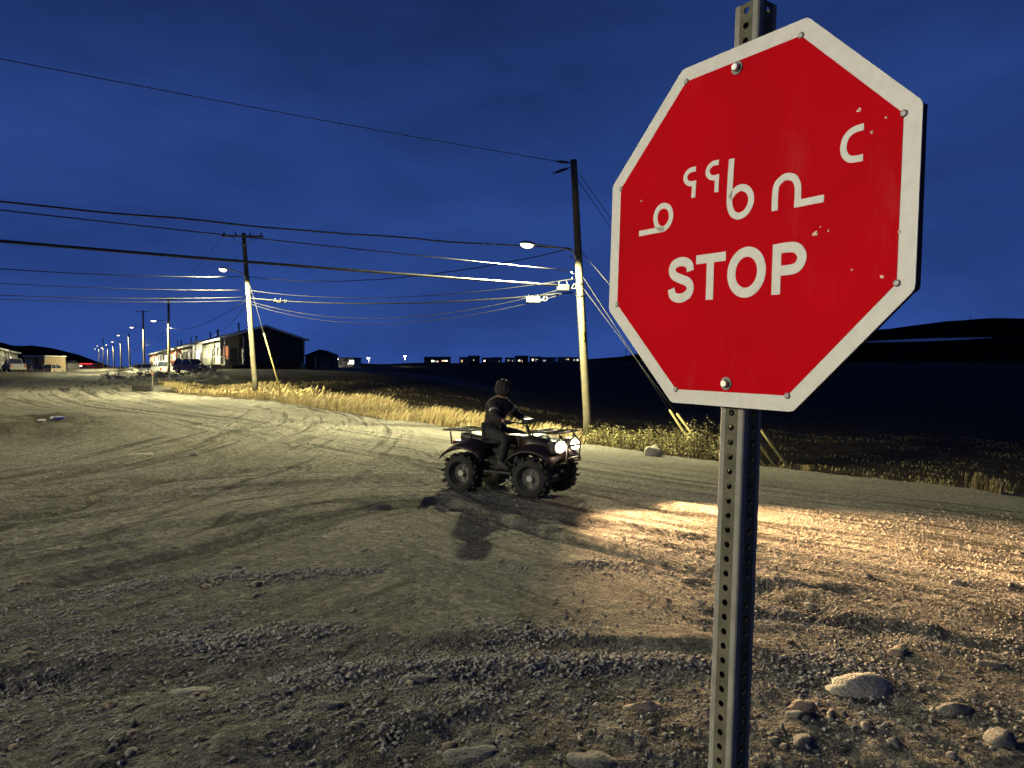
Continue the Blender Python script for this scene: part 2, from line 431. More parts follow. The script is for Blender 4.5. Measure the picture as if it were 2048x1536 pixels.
# ------------------------------------------------------------------ terrain
UDIR = np.array([-0.503, 0.864])          # direction of the street with the lamp row
VDIR = np.array([0.864, 0.503])           # to the right of that street
CP = np.array([
 (0,0,0),(0,3,0),(-3,3,.02),(3,3,-.03),(-10,0,.15),(10,0,-.35),(-25,0,.5),(30,-5,-1.0),(0,-20,.2),(-30,-30,.6),(30,-40,-.6),
 (.3,11.4,-.42),(-5,8,-.05),(5,8,-.45),(11,15.5,-1.2),(7.0,20.4,-1.27),(2.7,27.3,-1.36),(-9,34,-.5),(-17.5,40,0.0),(-15.8,44,.2),
 (-21,30,.2),(-10,15,-.1),(-12,20,.12),(-35,20,.6),(-60,10,.8),
 (-49,94,.35),(-45,94,.42),(-57,94,.3),(-75,140,.3),(-100,187,.2),(-140,254,.1),(-42,60,.25),(-30,50,.2),(-80,110,.5),(-62,90,.5),(-150,200,.4),(-200,330,.0),
 (12,40,-3.2),(24,30,-3.6),(20,70,-4.0),(4,60,-2.8),(50,110,-4),(0,150,-.6),(60,30,-5),(80,-10,-4),
 (-36,88,1.15),(-28,88,1.2),(-26,98,1.25),(-44,106,1.15),(-60,134,1.2),(-36,110,1.3),(-16,82,.9),(-20,66,.5),(-31,135,1.3),(-48,200,1.8),
 (-34,320,2.7),(6,350,3.2),(49,400,4.5),(120,400,2),(200,150,-6),(300,500,4),(-400,800,0),(0,900,2),(600,800,4),(700,0,-5),(-700,0,2),(0,-700,0),(-500,-500,2),(500,-500,-3)], float)
def tps_fit(P):
    n = len(P); d = np.linalg.norm(P[:, None, :2] - P[None, :, :2], axis=2)
    K = np.where(d > 0, d * d * np.log(d + 1e-12), 0) + np.diag(np.full(n, 1e-3) * (1 + np.hypot(P[:, 0], P[:, 1])))
    A = np.zeros((n + 3, n + 3)); A[:n, :n] = K; A[:n, n] = 1; A[:n, n + 1:] = P[:, :2]; A[n, :n] = 1; A[n + 1:, :n] = P[:, :2].T
    return np.linalg.solve(A, np.r_[P[:, 2], 0, 0, 0])
# work in log-radial space so that near and far control points weigh alike
def warp(x, y):
    r = np.hypot(x, y) + 1e-9; k = np.log1p(r / 6.0) * 6.0 / r
    return x * k, y * k
CPW = CP.copy(); CPW[:, 0], CPW[:, 1] = warp(CP[:, 0], CP[:, 1])
TW = tps_fit(CPW)
def base_h(x, y):
    x, y = warp(np.asarray(x, float), np.asarray(y, float))
    sh = x.shape; x = x.ravel(); y = y.ravel(); z = np.zeros(len(x))
    for i in range(0, len(x), 60000):
        xs, ys = x[i:i + 60000], y[i:i + 60000]
        d2 = (xs[:, None] - CPW[None, :, 0]) ** 2 + (ys[:, None] - CPW[None, :, 1]) ** 2
        K = np.where(d2 > 0, 0.5 * d2 * np.log(d2 + 1e-12), 0)
        n = len(CP); z[i:i + 60000] = K @ TW[:n] + TW[n] + TW[n + 1] * xs + TW[n + 2] * ys
    return z.reshape(sh)

EDGE = np.array([(90,-30),(40,0),(22,9),(15,12.8),(11,15.5),(7.6,19.6),(5.2,23),(2.7,26.6),(-1,29.6),(-5,32),(-9,34.2),(-13,36.8),(-17.0,39.4),(-20.5,43),(-24,49),(-49.5,93.5),(-77,140),(-200,351)], float)
LEFT = np.array([(-200,330),(-84,140),(-60,94),(-44,66),(-37,52),(-36,44),(-45,36),(-60,30),(-100,25)], float)
def seg_dist(x, y, P):
    best = np.full(x.shape, 1e9); side = np.zeros(x.shape)
    for a, b in zip(P[:-1], P[1:]):
        d = b - a; L2 = d @ d
        t = np.clip(((x - a[0]) * d[0] + (y - a[1]) * d[1]) / L2, 0, 1)
        qx = x - a[0] - t * d[0]; qy = y - a[1] - t * d[1]
        dd = np.hypot(qx, qy); cr_ = d[0] * qy - d[1] * qx
        m = dd < best; best = np.where(m, dd, best); side = np.where(m, np.sign(cr_), side)
    return best, side
def arc_dist(x, y, P):
    best = np.full(x.shape, 1e9); arc = np.zeros(x.shape); acc = 0.0
    for a, b in zip(P[:-1], P[1:]):
        d = b - a; L = math.sqrt(d @ d)
        t = np.clip(((x - a[0]) * d[0] + (y - a[1]) * d[1]) / (L * L), 0, 1)
        dd = np.hypot(x - a[0] - t * d[0], y - a[1] - t * d[1]); m = dd < best
        best = np.where(m, dd, best); arc = np.where(m, acc + t * L, arc); acc += L
    return arc, best
def sstep(a, b, x):
    t = np.clip((x - a) / (b - a), 0, 1); return t * t * (3 - 2 * t)

def gpx(px, py):
    """ground point (without fine relief) seen at a photo pixel"""
    p0 = Vector((0, 0, CAM_H)); dv = (at(px, py, 10.0) - p0) / 10.0
    lo = 1.0
    ts = np.geomspace(1.5, 900, 700)
    g = CAM_H + dv.z * ts - base_h(dv.x * ts, dv.y * ts)
    i = int(np.argmax(g < 0)) if (g < 0).any() else len(ts) - 1
    a, b = ts[max(i - 1, 0)], ts[i]
    for _ in range(20):
        m_ = 0.5 * (a + b)
        if CAM_H + dv.z * m_ - float(base_h(np.array([dv.x * m_]), np.array([dv.y * m_]))[0]) < 0: b = m_
        else: a = m_
    return np.array([dv.x * b, dv.y * b])

def poly(pxs): return np.array([gpx(*p) for p in pxs])
# wheel tracks and windrows of loose stone (paths followed on the ground)
RIDGES = [(poly([(-60,1335),(180,1318),(380,1295),(700,1252),(1040,1268),(1440,1285),(1700,1330)]), 0.02, 0.15),
          (poly([(250,1180),(420,1158),(700,1142),(1000,1128),(1250,1130)]), 0.016, 0.16),
          (poly([(600,1345),(900,1330),(1200,1325),(1460,1320)]), 0.014, 0.1),
          (poly([(820,1440),(930,1425),(1010,1400)]), 0.03, 0.1)]
RUTS = [(poly([(-80,1032),(120,998),(330,962),(560,938),(760,928),(900,905)]), -0.045, 0.13),
        (poly([(-80,1380),(200,1372),(500,1345),(800,1300),(1100,1290),(1440,1310)]), -0.014, 0.13),
        (poly([(-80,1120),(300,1060),(700,1010),(1000,1020),(1400,1085),(1800,1180),(2100,1260)]), -0.03, 0.16),
        (poly([(1440,1165),(1700,1180),(2048,1240)]), -0.022, 0.14),
        (poly([(1440,1230),(1700,1245),(2048,1300)]), -0.022, 0.12)]
rr = np.random.default_rng(3)
FAM_A = np.array([gpx(*p) for p in [(-200,1100),(150,1040),(480,985),(760,965),(1040,975),(1400,1050),(1800,1130),(2200,1230)]])
FAM_B = np.array([gpx(*p) for p in [(190,752),(160,775),(260,810),(520,850),(880,915),(1300,990),(1800,1060),(2200,1120)]])
FAM_C = np.array([gpx(*p) for p in [(-150,1060),(150,985),(400,930),(560,880),(640,845),(600,818),(400,795)]])
def offset_poly(P, o):
    d = np.gradient(P, axis=0); nrm = np.c_[-d[:, 1], d[:, 0]]; nrm /= np.linalg.norm(nrm, axis=1)[:, None]
    return P + nrm * o
TRACKS = []
for fam, n, wd in ((FAM_A, 13, 2.6), (FAM_B, 11, 3.2), (FAM_C, 12, 2.4)):
    for k in range(n):
        o = rr.uniform(-wd, wd); TRACKS.append((offset_poly(fam, o), rr.choice([-1, -1, 1]) * rr.uniform(0.018, 0.05), rr.uniform(0.07, 0.18)))

def height(x, y, fine=True):
    """full relief: returns z, field zone 0..1, rubble 0..1, loose-stone density"""
    x = np.asarray(x, float); y = np.asarray(y, float)
    r = np.hypot(x, y)
    z = base_h(x, y)
    d, s = seg_dist(x, y, EDGE)
    sd = d * np.where(s < 0, 1, -1)                 # > 0 beyond the road edge
    sd = sd + fbm(x, y, 0.5, 3, 5) * np.clip(0.6 + r * 0.02, 0, 3)
    dl, sl = seg_dist(x, y, LEFT)
    sdl = dl * np.where(sl < 0, 1, -1) + fbm(x, y, 0.4, 3, 9) * 1.5
    # embankment with houses: pushed gravel, rubble on its slope
    u = (x + 36) * UDIR[0] + (y - 90) * UDIR[1]; v = (x + 36) * VDIR[0] + (y - 90) * VDIR[1]
    pad = sstep(-9, -4, v) * sstep(-22, -14, u) * (1 - sstep(24, 40, v)) * (1 - sstep(170, 200, u))
    padslope = sstep(-15, -8, v) * (1 - sstep(-3.5, -1.5, v)) * sstep(-34, -24, u) * (1 - sstep(150, 190, u))
    zone = np.clip(sstep(-0.15, 0.5, sd) - pad * 0.75 , 0, 1)
    zone = np.clip(np.maximum(zone, sstep(0, 1.2, sdl) * 0.55), 0, 1)
    verge = np.exp(-(((x + 12.6) / 2.6) ** 2 + ((y - 18.4) / 3.4) ** 2) ** 1.5)
    rub = np.clip(padslope * (0.6 + 1.4 * fbm(x, y, 0.25, 3, 31)) * 1.3, 0, 1)
    zone = np.maximum(zone, verge * np.clip(0.55 + 1.2 * fbm(x, y, 0.9, 3, 77), 0, 0.85))
    # berm at the road edge, drop behind it
    near = np.exp(-r / 220.0)
    z = z + 0.06 * np.exp(-((sd + 0.3) / 0.5) ** 2) * near - 0.45 * sstep(0.2, 3.5, sd) * near * (1 - pad)
    # undulation
    z = z + fbm(x, y, 0.16, 4, 11) * 0.16 * sstep(1.5, 8, sd) + rub * fbm(x, y, 0.5, 5, 21, .6) * 1.1 + fbm(x, y, 0.02, 4, 41) * 2.2 * sstep(50, 200, r) * (1 - pad)
    z = z + verge * (0.10 + 0.28 * fbm(x, y, 0.8, 4, 61, .6))
    dens = np.zeros_like(x)
    if fine:
        m = r < 55
        xm, ym = x[m], y[m]; zm = np.zeros(len(xm)); dm = np.zeros(len(xm))
        wob = fbm(xm, ym, 1.3, 3, 91)
        for P, a, wdt in RIDGES:
            dd, _ = seg_dist(xm + 0.12 * wob, ym + 0.12 * wob, P); g = np.exp(-(dd / wdt) ** 2); zm += a * g; dm = np.maximum(dm, np.exp(-(dd / (wdt * 1.7)) ** 2) * np.clip(.35 + 2.2 * fbm(xm, ym, 1.6, 3, 131), 0, 1))
        for P, a, wdt in RUTS:
            dd, ss = seg_dist(xm + 0.1 * wob, ym + 0.1 * wob, P)
            zm += a * np.exp(-(dd / wdt) ** 2) - 0.5 * a * np.exp(-((dd - 1.9 * wdt) / (0.7 * wdt)) ** 2)
        for P, a, wdt in TRACKS:
            dd, ss = seg_dist(xm, ym, P); zm += a * np.exp(-(dd / wdt) ** 2) * (0.6 + 0.8 * (vnoise(xm, ym, 0.5, 7) + .5))
        # tyre treads pressed into two of the tracks
        for P, wdt in ((RUTS[1][0], .1), (RUTS[3][0], .1), (RIDGES[2][0] + np.array([0, .3]), .1)):
            s_ar, dd = arc_dist(xm, ym, P)
            zm += .0065 * np.sin((s_ar + .7 * dd + .05 * wob) * 2 * math.pi / .075) * np.exp(-(dd / wdt) ** 4) * np.clip(.4 + 2.5 * vnoise(xm, ym, .8, 19), 0, 1)
        zone_m = zone[m]
        zm *= (1 - zone_m)
        lump = fbm(xm, ym, 1.7, 4, 3, 0.5) * 0.035 + fbm(xm, ym, 11.0, 2, 13, 0.5) * 0.013
        soft = sstep(3.2, 2.2, ym + 0.12 * xm) * 0 + np.clip((5.0 - np.hypot(xm, ym)) / 3.0, 0, 1)
        zm += lump * (.3 + 1.5 * soft)
        zm += soft * np.abs(fbm(xm, ym, 1.3, 3, 23)) * 0.07
        z[m] += zm; dens[m] = dm * (1 - zone_m)
    return z, zone, rub, dens
def hz(x, y): return float(height(np.array([float(x)]), np.array([float(y)]))[0][0])

# ground sheet: denser where it is close
ang = np.r_[np.linspace(-math.pi, R(-46), 46)[:-1], np.linspace(R(-46), R(46), 640), np.linspace(R(46), math.pi, 46)[1:]]
rad = [0.25]
while rad[-1] < 5000:
    r_ = rad[-1]
    if r_ < 2.3: rad.append(r_ + 0.09)
    elif r_ < 70: rad.append(r_ + max(0.0085, r_ * r_ / 1350.0) if r_ * r_ / 1350.0 < r_ * 0.03 else r_ * 1.03)
    else: rad.append(r_ * 1.045)
rad = np.array(rad)
A_, R_ = np.meshgrid(ang, rad)
GX, GY = (R_ * np.sin(A_)).ravel(), (R_ * np.cos(A_)).ravel()
GZ, GZONE, GRUB, GD = height(GX, GY)
na, nr_ = len(ang), len(rad)
I = (np.arange(nr_ - 1)[:, None] * na + np.arange(na - 1)[None, :]).ravel()
F = np.c_[I, I + na, I + na + 1, I + 1]
ground = np_mesh('ground', np.c_[GX, GY, GZ], F, M['ground'], True, {'zone': GZONE, 'rubble': GRUB})
def dense(P, k=8): return np.array([(q.x, q.y) for q in smooth_path([tuple(p) for p in P], k)])
nearm = np.hypot(GX, GY) < 75
for an, fam, wd in (('trk_a', FAM_A, 3.6), ('trk_b', FAM_B, 4.2), ('trk_c', FAM_C, 3.4)):
    Pd = dense(fam); av = np.zeros((len(GX), 3), np.float32)
    dd, ss = seg_dist(GX[nearm], GY[nearm], Pd); ar_, _ = arc_dist(GX[nearm], GY[nearm], Pd)
    wgt = np.exp(-(dd / wd) ** 4) * (1 - GZONE[nearm])
    if an == 'trk_a': wgt = np.maximum(wgt, np.exp(-(np.hypot(GX[nearm], GY[nearm]) / 7.5) ** 6))
    wgt = wgt * (.35 + .65 * sstep(3.0, 8.0, np.hypot(GX[nearm], GY[nearm])))
    av[nearm, 0] = dd * ss; av[nearm, 1] = ar_ * 0.032; av[nearm, 2] = wgt
    at_ = ground.data.attributes.new(an, 'FLOAT_VECTOR', 'POINT'); at_.data.foreach_set('vector', av.ravel())
me = ground.data
bm = bmesh.new(); 
# close the little hole at the camera's feet
n0 = len(me.vertices)
bm.free()
tag(ground, 'grey gravel road junction with wheel tracks and dark tundra beyond', kind='structure')

# ------------------------------------------------------------------ loose stones
def ico(sub):
    bm = bmesh.new(); bmesh.ops.create_icosphere(bm, subdivisions=sub, radius=1.0)
    bm.verts.index_update()
    v = np.array([x.co[:] for x in bm.verts]); f = np.array([[q.index for q in p.verts] for p in bm.faces]); bm.free()
    return v, f
ICO1, ICF1 = ico(1)
def gravel_field(n, rmin, rmax, smin, smax, name, keep):
    # positions inside the wedge of ground around the view, uniform per area
    r = np.sqrt(rng.uniform(rmin ** 2, rmax ** 2, n)); a = rng.uniform(R(-44), R(44), n)
    x, y = r * np.sin(a), r * np.cos(a)
    z, zone, rub, dens = height(x, y)
    p = keep(x, y, dens, r) * (1 - zone)
    k = rng.uniform(0, 1, n) < p
    x, y, z, dens, r = x[k], y[k], z[k], dens[k], r[k]
    n = len(x)
    s = smin * (smax / smin) ** (rng.uniform(0, 1, n) ** 2.2)
    s = s * (1 + 0.35 * dens)
    sc = np.c_[s * rng.uniform(.8, 1.3, n), s * rng.uniform(.65, 1.0, n), s * rng.uniform(.5, .85, n)]
    V = ICO1[None] * (1 + rng.uniform(-.28, .28, (n, len(ICO1), 1)))
    V = V * sc[:, None, :]
    th = rng.uniform(0, 2 * math.pi, n); c, s_ = np.cos(th), np.sin(th)
    tl = rng.uniform(-.5, .5, n); ct, st = np.cos(tl), np.sin(tl)
    X, Y, Z = V[..., 0], V[..., 1], V[..., 2]
    Y, Z = Y * ct[:, None] - Z * st[:, None], Y * st[:, None] + Z * ct[:, None]
    X, Y = X * c[:, None] - Y * s_[:, None], X * s_[:, None] + Y * c[:, None]
    V = np.stack([X + x[:, None], Y + y[:, None], Z + (z + sc[:, 2] * .25)[:, None]], -1).reshape(-1, 3)
    Fc = (ICF1[None] + (np.arange(n) * len(ICO1))[:, None, None]).reshape(-1, 3)
    o = np_mesh(name, V, Fc, M['pebble'], False)
    o.parent = ground
    o['kind'] = 'stuff'
    return o
patch = lambda x, y: np.clip(0.55 + 1.5 * fbm(x, y, 0.9, 3, 71), 0.05, 1)
g1 = gravel_field(90000, 2.2, 6.5, 0.0035, 0.015, 'loose_gravel', lambda x, y, d, r: np.clip(0.44 * patch(x, y) ** 1.5 + d, 0, 1))
g3 = gravel_field(80000, 4.8, 12.5, 0.006, 0.013, 'loose_gravel', lambda x, y, d, r: 0.75 * sstep(.5, 2.0, x - .1 * y + .8) * np.clip(.75 + 1.2 * fbm(x, y, .7, 3, 171), 0.1, 1))
g2 = gravel_field(34000, 6.5, 16, 0.008, 0.024, 'loose_gravel', lambda x, y, d, r: np.clip(0.4 * patch(x, y) + d, 0, 1) * (0.9 - 0.02 * r))

ICO3, ICF3 = ico(3)
def rock_mesh(name, seed, material, rough=0.22, flat=0.7, n=(ICO3, ICF3)):
    g = np.random.default_rng(seed); v = n[0].copy()
    for k in range(7):                                # facets: cut with random planes
        d = g.normal(size=3); d /= np.linalg.norm(d); h = g.uniform(.62, .9)
        t = v @ d; v = v - np.clip(t - h, 0, None)[:, None] * d * 0.85
    off = g.uniform(0, 50)
    v = v * (1 + rough * (fbm(v[:, 0] + off, v[:, 1] + v[:, 2] * 1.7 + off, 1.6, 4, seed))[:, None])
    v[:, 2] *= flat
    me = bpy.data.meshes.new(name)
    me.from_pydata(v.tolist(), [], n[1].tolist()); me.polygons.foreach_set('use_smooth', [True] * len(n[1]))
    me.materials.append(material); me.update(); return me
ICO2 = ico(2)
STONES = [rock_mesh('stone', 100 + i, [M['stone'], M['stone_pale'], M['stone'], M['stone_warm']][i % 4], 0.25, 0.62, ICO2) for i in range(10)]
srs = np.random.default_rng(21)
cnt = 0
while cnt < 270:                                       # fist- and egg-sized stones lying in the gravel
    px, py = srs.uniform(0, 2048), 1040 + 490 * srs.uniform(0, 1) ** 0.75
    if 1415 < px < 1540: continue
    x, y = gpx(px, py)
    sz = srs.uniform(0.008, 0.017) * (1 + 1.6 * srs.uniform() ** 5) * (0.65 + 0.1 * math.hypot(x, y))
    o = bpy.data.objects.new('stone', STONES[cnt % len(STONES)]); COL.objects.link(o); o.parent = ground
    o.location = (x, y, hz(x, y) + sz * 0.18); o.rotation_euler = (srs.uniform(-.3, .3), srs.uniform(-.3, .3), srs.uniform(0, 6.28))
    o.scale = (sz * srs.uniform(.9, 1.5), sz * srs.uniform(.8, 1.1), sz * srs.uniform(.8, 1.1)); cnt += 1

def rock(px, py, w_px, h_ratio, seed, material, label, name='rock', rz=0.0, depth=0.8, sink=0.25, cat='rock'):
    """a rock whose foot is seen at a photo pixel; w_px its width there"""
    x, y = gpx(px, py); wd = w_px / FPX * y / 2 * .88
    o = bpy.data.objects.new(name, rock_mesh(name, seed, material, 0.42, 1.0)); COL.objects.link(o)
    o.scale = (wd * 1.12, wd * depth, wd * h_ratio)
    o.location = (x, y + wd * depth * 0.5, hz(x, y) + wd * h_ratio * (1 - 4.5 * sink) * 0.6); o.rotation_euler = (0, 0, rz)
    tag(o, label, cat); return o
rock(1307, 913, 36, 1.0, 1, M['stone_pale'], 'pale rounded boulder at the road edge in front of the leafy scrub', 'boulder', sink=0.12, cat='boulder')
rock(1735, 1385, 160, 0.42, 2, M['stone_pale'], 'large grey bedrock hump half buried right of the sign post', 'rock', 0.2, 0.7, 0.3)
rock(1612, 1425, 62, 0.52, 3, M['stone_warm'], 'oblong pinkish stone, biggest of three lying together right of the sign post', 'stone', 0.1, 0.6, 0.15, 'stone')
rock(1590, 1442, 42, 0.5, 4, M['stone_pale'], 'small grey stone, lowest of three lying together right of the sign post', 'stone', 0, 0.7, 0.2, 'stone')
rock(1664, 1434, 34, 0.8, 5, M['stone_pale'], 'narrow tan stone, rightmost of three lying together right of the sign post', 'stone', 0.9, 0.6, 0.15, 'stone')
rock(1915, 1428, 90, 0.5, 6, M['stone'], 'grey peaked rock half buried near the bottom right corner', 'rock', 0.3, 0.7, 0.3)
rock(1990, 1335, 70, 0.28, 7, M['stone'], 'flat dark slab of rock near the right edge of the gravel', 'rock', -0.2, 0.6, 0.3)
rock(900, 1500, 34, 0.62, 8, M['stone_warm'], 'small speckled tan stone sitting above a grey slab at the bottom', 'stone', 0.2, 0.7, 0.1, 'stone')
rock(940, 1530, 120, 0.3, 9, M['stone'], 'broad grey rock slab half buried at the bottom of the photo', 'rock', 0.1, 0.6, 0.3)
rock(1190, 1545, 130, 0.3, 10, M['stone'], 'dark half buried rock at the bottom, left of the sign post', 'rock', -0.1, 0.6, 0.3)
rock(1290, 1425, 90, 0.3, 11, M['stone_warm'], 'low brownish rock breaking the gravel just left of the sign post', 'rock', 0.3, 0.7, 0.3)
rock(835, 1368, 80, 0.3, 12, M['stone'], 'pale flat rock with gravel round it, left of the foreground middle', 'rock', 0.0, 0.6, 0.3)
rock(375, 1378, 90, 0.16, 13, M['stone_pale'], 'pale flat worn stone flush with the gravel at lower left', 'stone', 0.2, 0.5, 0.2, 'stone')
rock(222, 1416, 26, 0.8, 14, M['stone_warm'], 'small rounded orange-brown stone at lower left with a long shadow', 'stone', 0.3, 0.9, 0.15, 'stone')
rock(655, 1420, 70, 0.3, 15, M['stone'], 'dark low rock in the gravel at lower left of middle', 'rock', 0.3, 0.6, 0.3)
rock(275, 912, 62, 0.14, 16, M['stone_pale'], 'flat pale stone in the tracks left of the small dark clod', 'stone', 0.1, 0.5, 0.2, 'stone')
rock(388, 912, 18, 0.7, 17, M['stone'], 'small dark clod of earth lying alone on the wheel tracks', 'clod', 0.1, 0.8, 0.1, 'clod')
rock(1430, 1395, 30, 0.5, 18, M['stone_pale'], 'small angular stone touching the left side of the sign post', 'stone', 0.6, 0.7, 0.2, 'stone')
rock(1800, 1310, 60, 0.4, 19, M['stone_warm'], 'brown upturned stone in gravel above the large bedrock hump', 'stone', 0.5, 0.7, 0.25, 'stone')
rock(1610, 1500, 70, 0.4, 20, M['stone'], 'dark rough rock at the bottom right of the sign post', 'rock', 0.8, 0.7, 0.3)
rock(2010, 1490, 90, 0.5, 25, M['stone'], 'dark rock in the bottom right corner of the photo', 'rock', 0.8, 0.7, 0.3)

# ------------------------------------------------------------------ stop sign
cP, sP = math.cos(PITCH), math.sin(PITCH)
def cam2world(v): return Vector((v[0], v[2] * cP + v[1] * sP, -v[2] * sP + v[1] * cP))
s_a = cam2world((0.568, -0.0379, -0.8221)).normalized()
s_b = cam2world((0.0284, 0.9992, -0.0264)); s_b = (s_b - s_a * s_b.dot(s_a)).normalized()
s_n = s_a.cross(s_b)                                   # towards the viewer
s_t = cam2world((0.3755, 0.2659, 1.2196)) + Vector((0, 0, CAM_H))
SM = Matrix((s_a, s_b, s_n)).transposed().to_4x4(); SM.translation = s_t
post_c = SM @ Vector((-0.003, -1.9, -0.0435))
kf = (hz(post_c.x, post_c.y) - post_c.z) / s_b.z
base = post_c + s_b * kf
sign = empty('stop_sign', base, 0, 'red octagonal stop sign with white border and syllabic lettering on a perforated steel post', 'stop sign')
SL = Matrix.Translation(-base) @ SM
def sbuild(mb, name, m, parent=sign): return mb.xform(SL).build(name, m, parent)
def octa(w): 
    r = w / 2 / math.cos(math.pi / 8)
    return [(r * math.cos(R(22.5 + 45 * k)), r * math.sin(R(22.5 + 45 * k))) for k in range(8)]
def roct(w, jit=0.0, seed=0):
    """octagon with slightly blunted corners"""
    P = octa(w); out = []
    for i in range(8):
        a, b, c = Vector(P[i - 1]), Vector(P[i]), Vector(P[(i + 1) % 8])
        out += [tuple(b + (a - b).normalized() * 0.006), tuple(b + ((a - b).normalized() + (c - b).normalized()) * 0.0015), tuple(b + (c - b).normalized() * 0.006)]
    return out
ply = [(p[0] * (1 + 0.008 * math.sin(i * 2.3)), p[1] * (1 + 0.006 * math.cos(i * 1.7))) for i, p in enumerate(roct(0.606))]
plate = sbuild(MB().prism(roct(0.610), -0.002, 0.0), 'plate', M['white'])
sbuild(MB().prism(ply, -0.0165, -0.0045), 'backing_board', M['black_ply'])
red = sbuild(MB().prism(octa(0.560), 0.0, 0.0006), 'red_face', M['red'])
for x, y in octa(0.5605):                               # rivets at the corners of the red field
    mb = MB(); mb.tube([(x, y, 0), (x, y, 0.0012), (x, y, 0.0022)], [0.0052, 0.0052, 0.003], 12)
    sbuild(mb, 'rivet', M['rivet'])
for x, y in ((-0.003, 0.2683), (-0.002, -0.2653)):
    mb = MB(); mb.tube([(x, y, 0.0006), (x, y, 0.0026)], 0.0112, 20, smooth=False); wsh = sbuild(mb, 'washer', M['galv'])
    mb = MB(); mb.tube([(x, y, 0.0026), (x, y, 0.0085), (x, y, 0.0095)], [0.0072, 0.0072, 0.0058], 6, smooth=False)
    mb.tube([(x, y, 0.0095), (x, y, 0.0103)], 0.0032, 8, smooth=False); sbuild(mb, 'bolt', M['steel'])

def stroke(mb, P, wd, k=6, closed=False, z=(0.0006, 0.0012)):
    Q = smooth_path(P, k, closed) if len(P) > 2 else [Vector((*p, 0)) for p in P]
    n = len(Q); L_, R2 = [], []
    for i in range(n):
        a = Q[(i - 1) % n] if closed else Q[max(i - 1, 0)]; b = Q[(i + 1) % n] if closed else Q[min(i + 1, n - 1)]
        d = (b - a).normalized(); nn = Vector((-d.y, d.x, 0))
        L_.append(Q[i] + nn * wd / 2); R2.append(Q[i] - nn * wd / 2)
    vs = [Vector((p.x, p.y, zz)) for zz in z for p in L_ + R2]; fs = []
    m = n if closed else n - 1; o2 = 2 * n
    for i in range(m):
        j = (i + 1) % n
        fs += [(o2 + i, o2 + n + i, o2 + n + j, o2 + j), (i, o2 + i, o2 + j, j), (n + i, n + j, o2 + n + j, o2 + n + i)]
    if not closed: fs += [(0, n, o2 + n, o2), (n - 1, o2 + n - 1, o2 + 2 * n - 1, 2 * n - 1)]
    mb.add(vs, fs)
GL = {
 'nu': ([[(-.2237,.0189),(-.1787,.0192),(-.1580,.0198),(-.1455,.0285),(-.1418,.0425),(-.1475,.0565),(-.1610,.0630),(-.1745,.0590),(-.1812,.0460),(-.1785,.0310),(-.1690,.0215),(-.1580,.0198)]], .0105),
 'final_one': ([[(-.0858,.1159),(-.0993,.1160),(-.1080,.1105),(-.1098,.1030),(-.1048,.0952),(-.0962,.0915),(-.0840,.0913)], [(-.0885,.0915),(-.0893,.0655)]], .0088),
 'final_two': ([[(-.0349,.1168),(-.0482,.1170),(-.0568,.1115),(-.0588,.1035),(-.0538,.0958),(-.0448,.0922),(-.0330,.0920)], [(-.0373,.0922),(-.0380,.0660)]], .0088),
 'ka': ([[(-.0075,.1170),(-.0088,.0826),(-.0092,.0490),(-.0070,.0335),(-.0005,.0222),(.0112,.0172),(.0245,.0207),(.0335,.0325),(.0345,.0465),(.0268,.0590),(.0132,.0642),(.0005,.0600),(-.0085,.0500)]], .0115),
 'ri': ([[(.0811,.0148),(.0807,.0380),(.0830,.0550),(.0930,.0637),(.1030,.0650),(.1140,.0605),(.1205,.0490),(.1217,.0350),(.1217,.0142)], [(.1160,.0195),(.1662,.0200)]], .0112),
 'ta': ([[(.2242,.1122),(.2090,.1110),(.1985,.1040),(.1942,.0910),(.1965,.0785),(.2040,.0705),(.2140,.0684),(.2246,.0682)]], .0098),
 'letter_s': ([[(-.0905,-.0655),(-.0940,-.0540),(-.1050,-.0478),(-.1180,-.0470),(-.1300,-.0515),(-.1342,-.0605),(-.1290,-.0705),(-.1120,-.0785),(-.0960,-.0850),(-.0897,-.0945),(-.0925,-.1050),(-.1046,-.1120),(-.1190,-.1128),(-.1310,-.1070),(-.1352,-.0950)]], .0165),
 'letter_t': ([[(-.0775,-.0473),(-.0127,-.0473)], [(-.0452,-.0540),(-.0450,-.1200)]], .0158),
 'letter_p': ([[(.0882,-.0392),(.0886,-.1198)], [(.0890,-.0468),(.1120,-.0468),(.1240,-.0500),(.1318,-.0590),(.1328,-.0680),(.1270,-.0780),(.1150,-.0820),(.0890,-.0822)]], .0160),
}
for nm, (paths, wd) in GL.items():
    mb = MB()
    for i, P in enumerate(paths): stroke(mb, P, wd, z=(0.0006, 0.0012 + 0.0002 * i))
    sbuild(mb, nm, M['white'], sign)
mb = MB(); ell = [(0.0303 + .0300 * math.cos(t), -.0788 + .0340 * math.sin(t)) for t in [2 * math.pi * k / 20 for k in range(20)]]
stroke(mb, ell, .0165, 3, True); sbuild(mb, 'letter_o', M['white'])
crs = random.Random(5)
for (x, y), r0 in zip([(.2157,.1377),(.2364,.1012),(.2564,.1163),(-.2203,.0821),(.1557,-.0309),(.1622,-.0226),(.1760,-.0299),(.1502,-.0322),(.2599,-.1058),(.2806,-.0453),(-.0889,-.1137),(.2150,-.0920)],
                      [.0032,.0026,.0018,.0022,.0036,.0014,.0016,.0022,.0028,.0018,.0016,.0013]):
    P = [(x + r0 * crs.uniform(.5, 1.25) * math.cos(k * .785), y + r0 * crs.uniform(.6, 1.2) * math.sin(k * .785)) for k in range(8)]
    mb = MB().prism(P, 0.0006, 0.0014); mb.ell((x + .0003, y, .0012), (r0 * .5, r0 * .5, .0012), 8, 4)
    sbuild(mb, 'paint_chip', M['chip'])

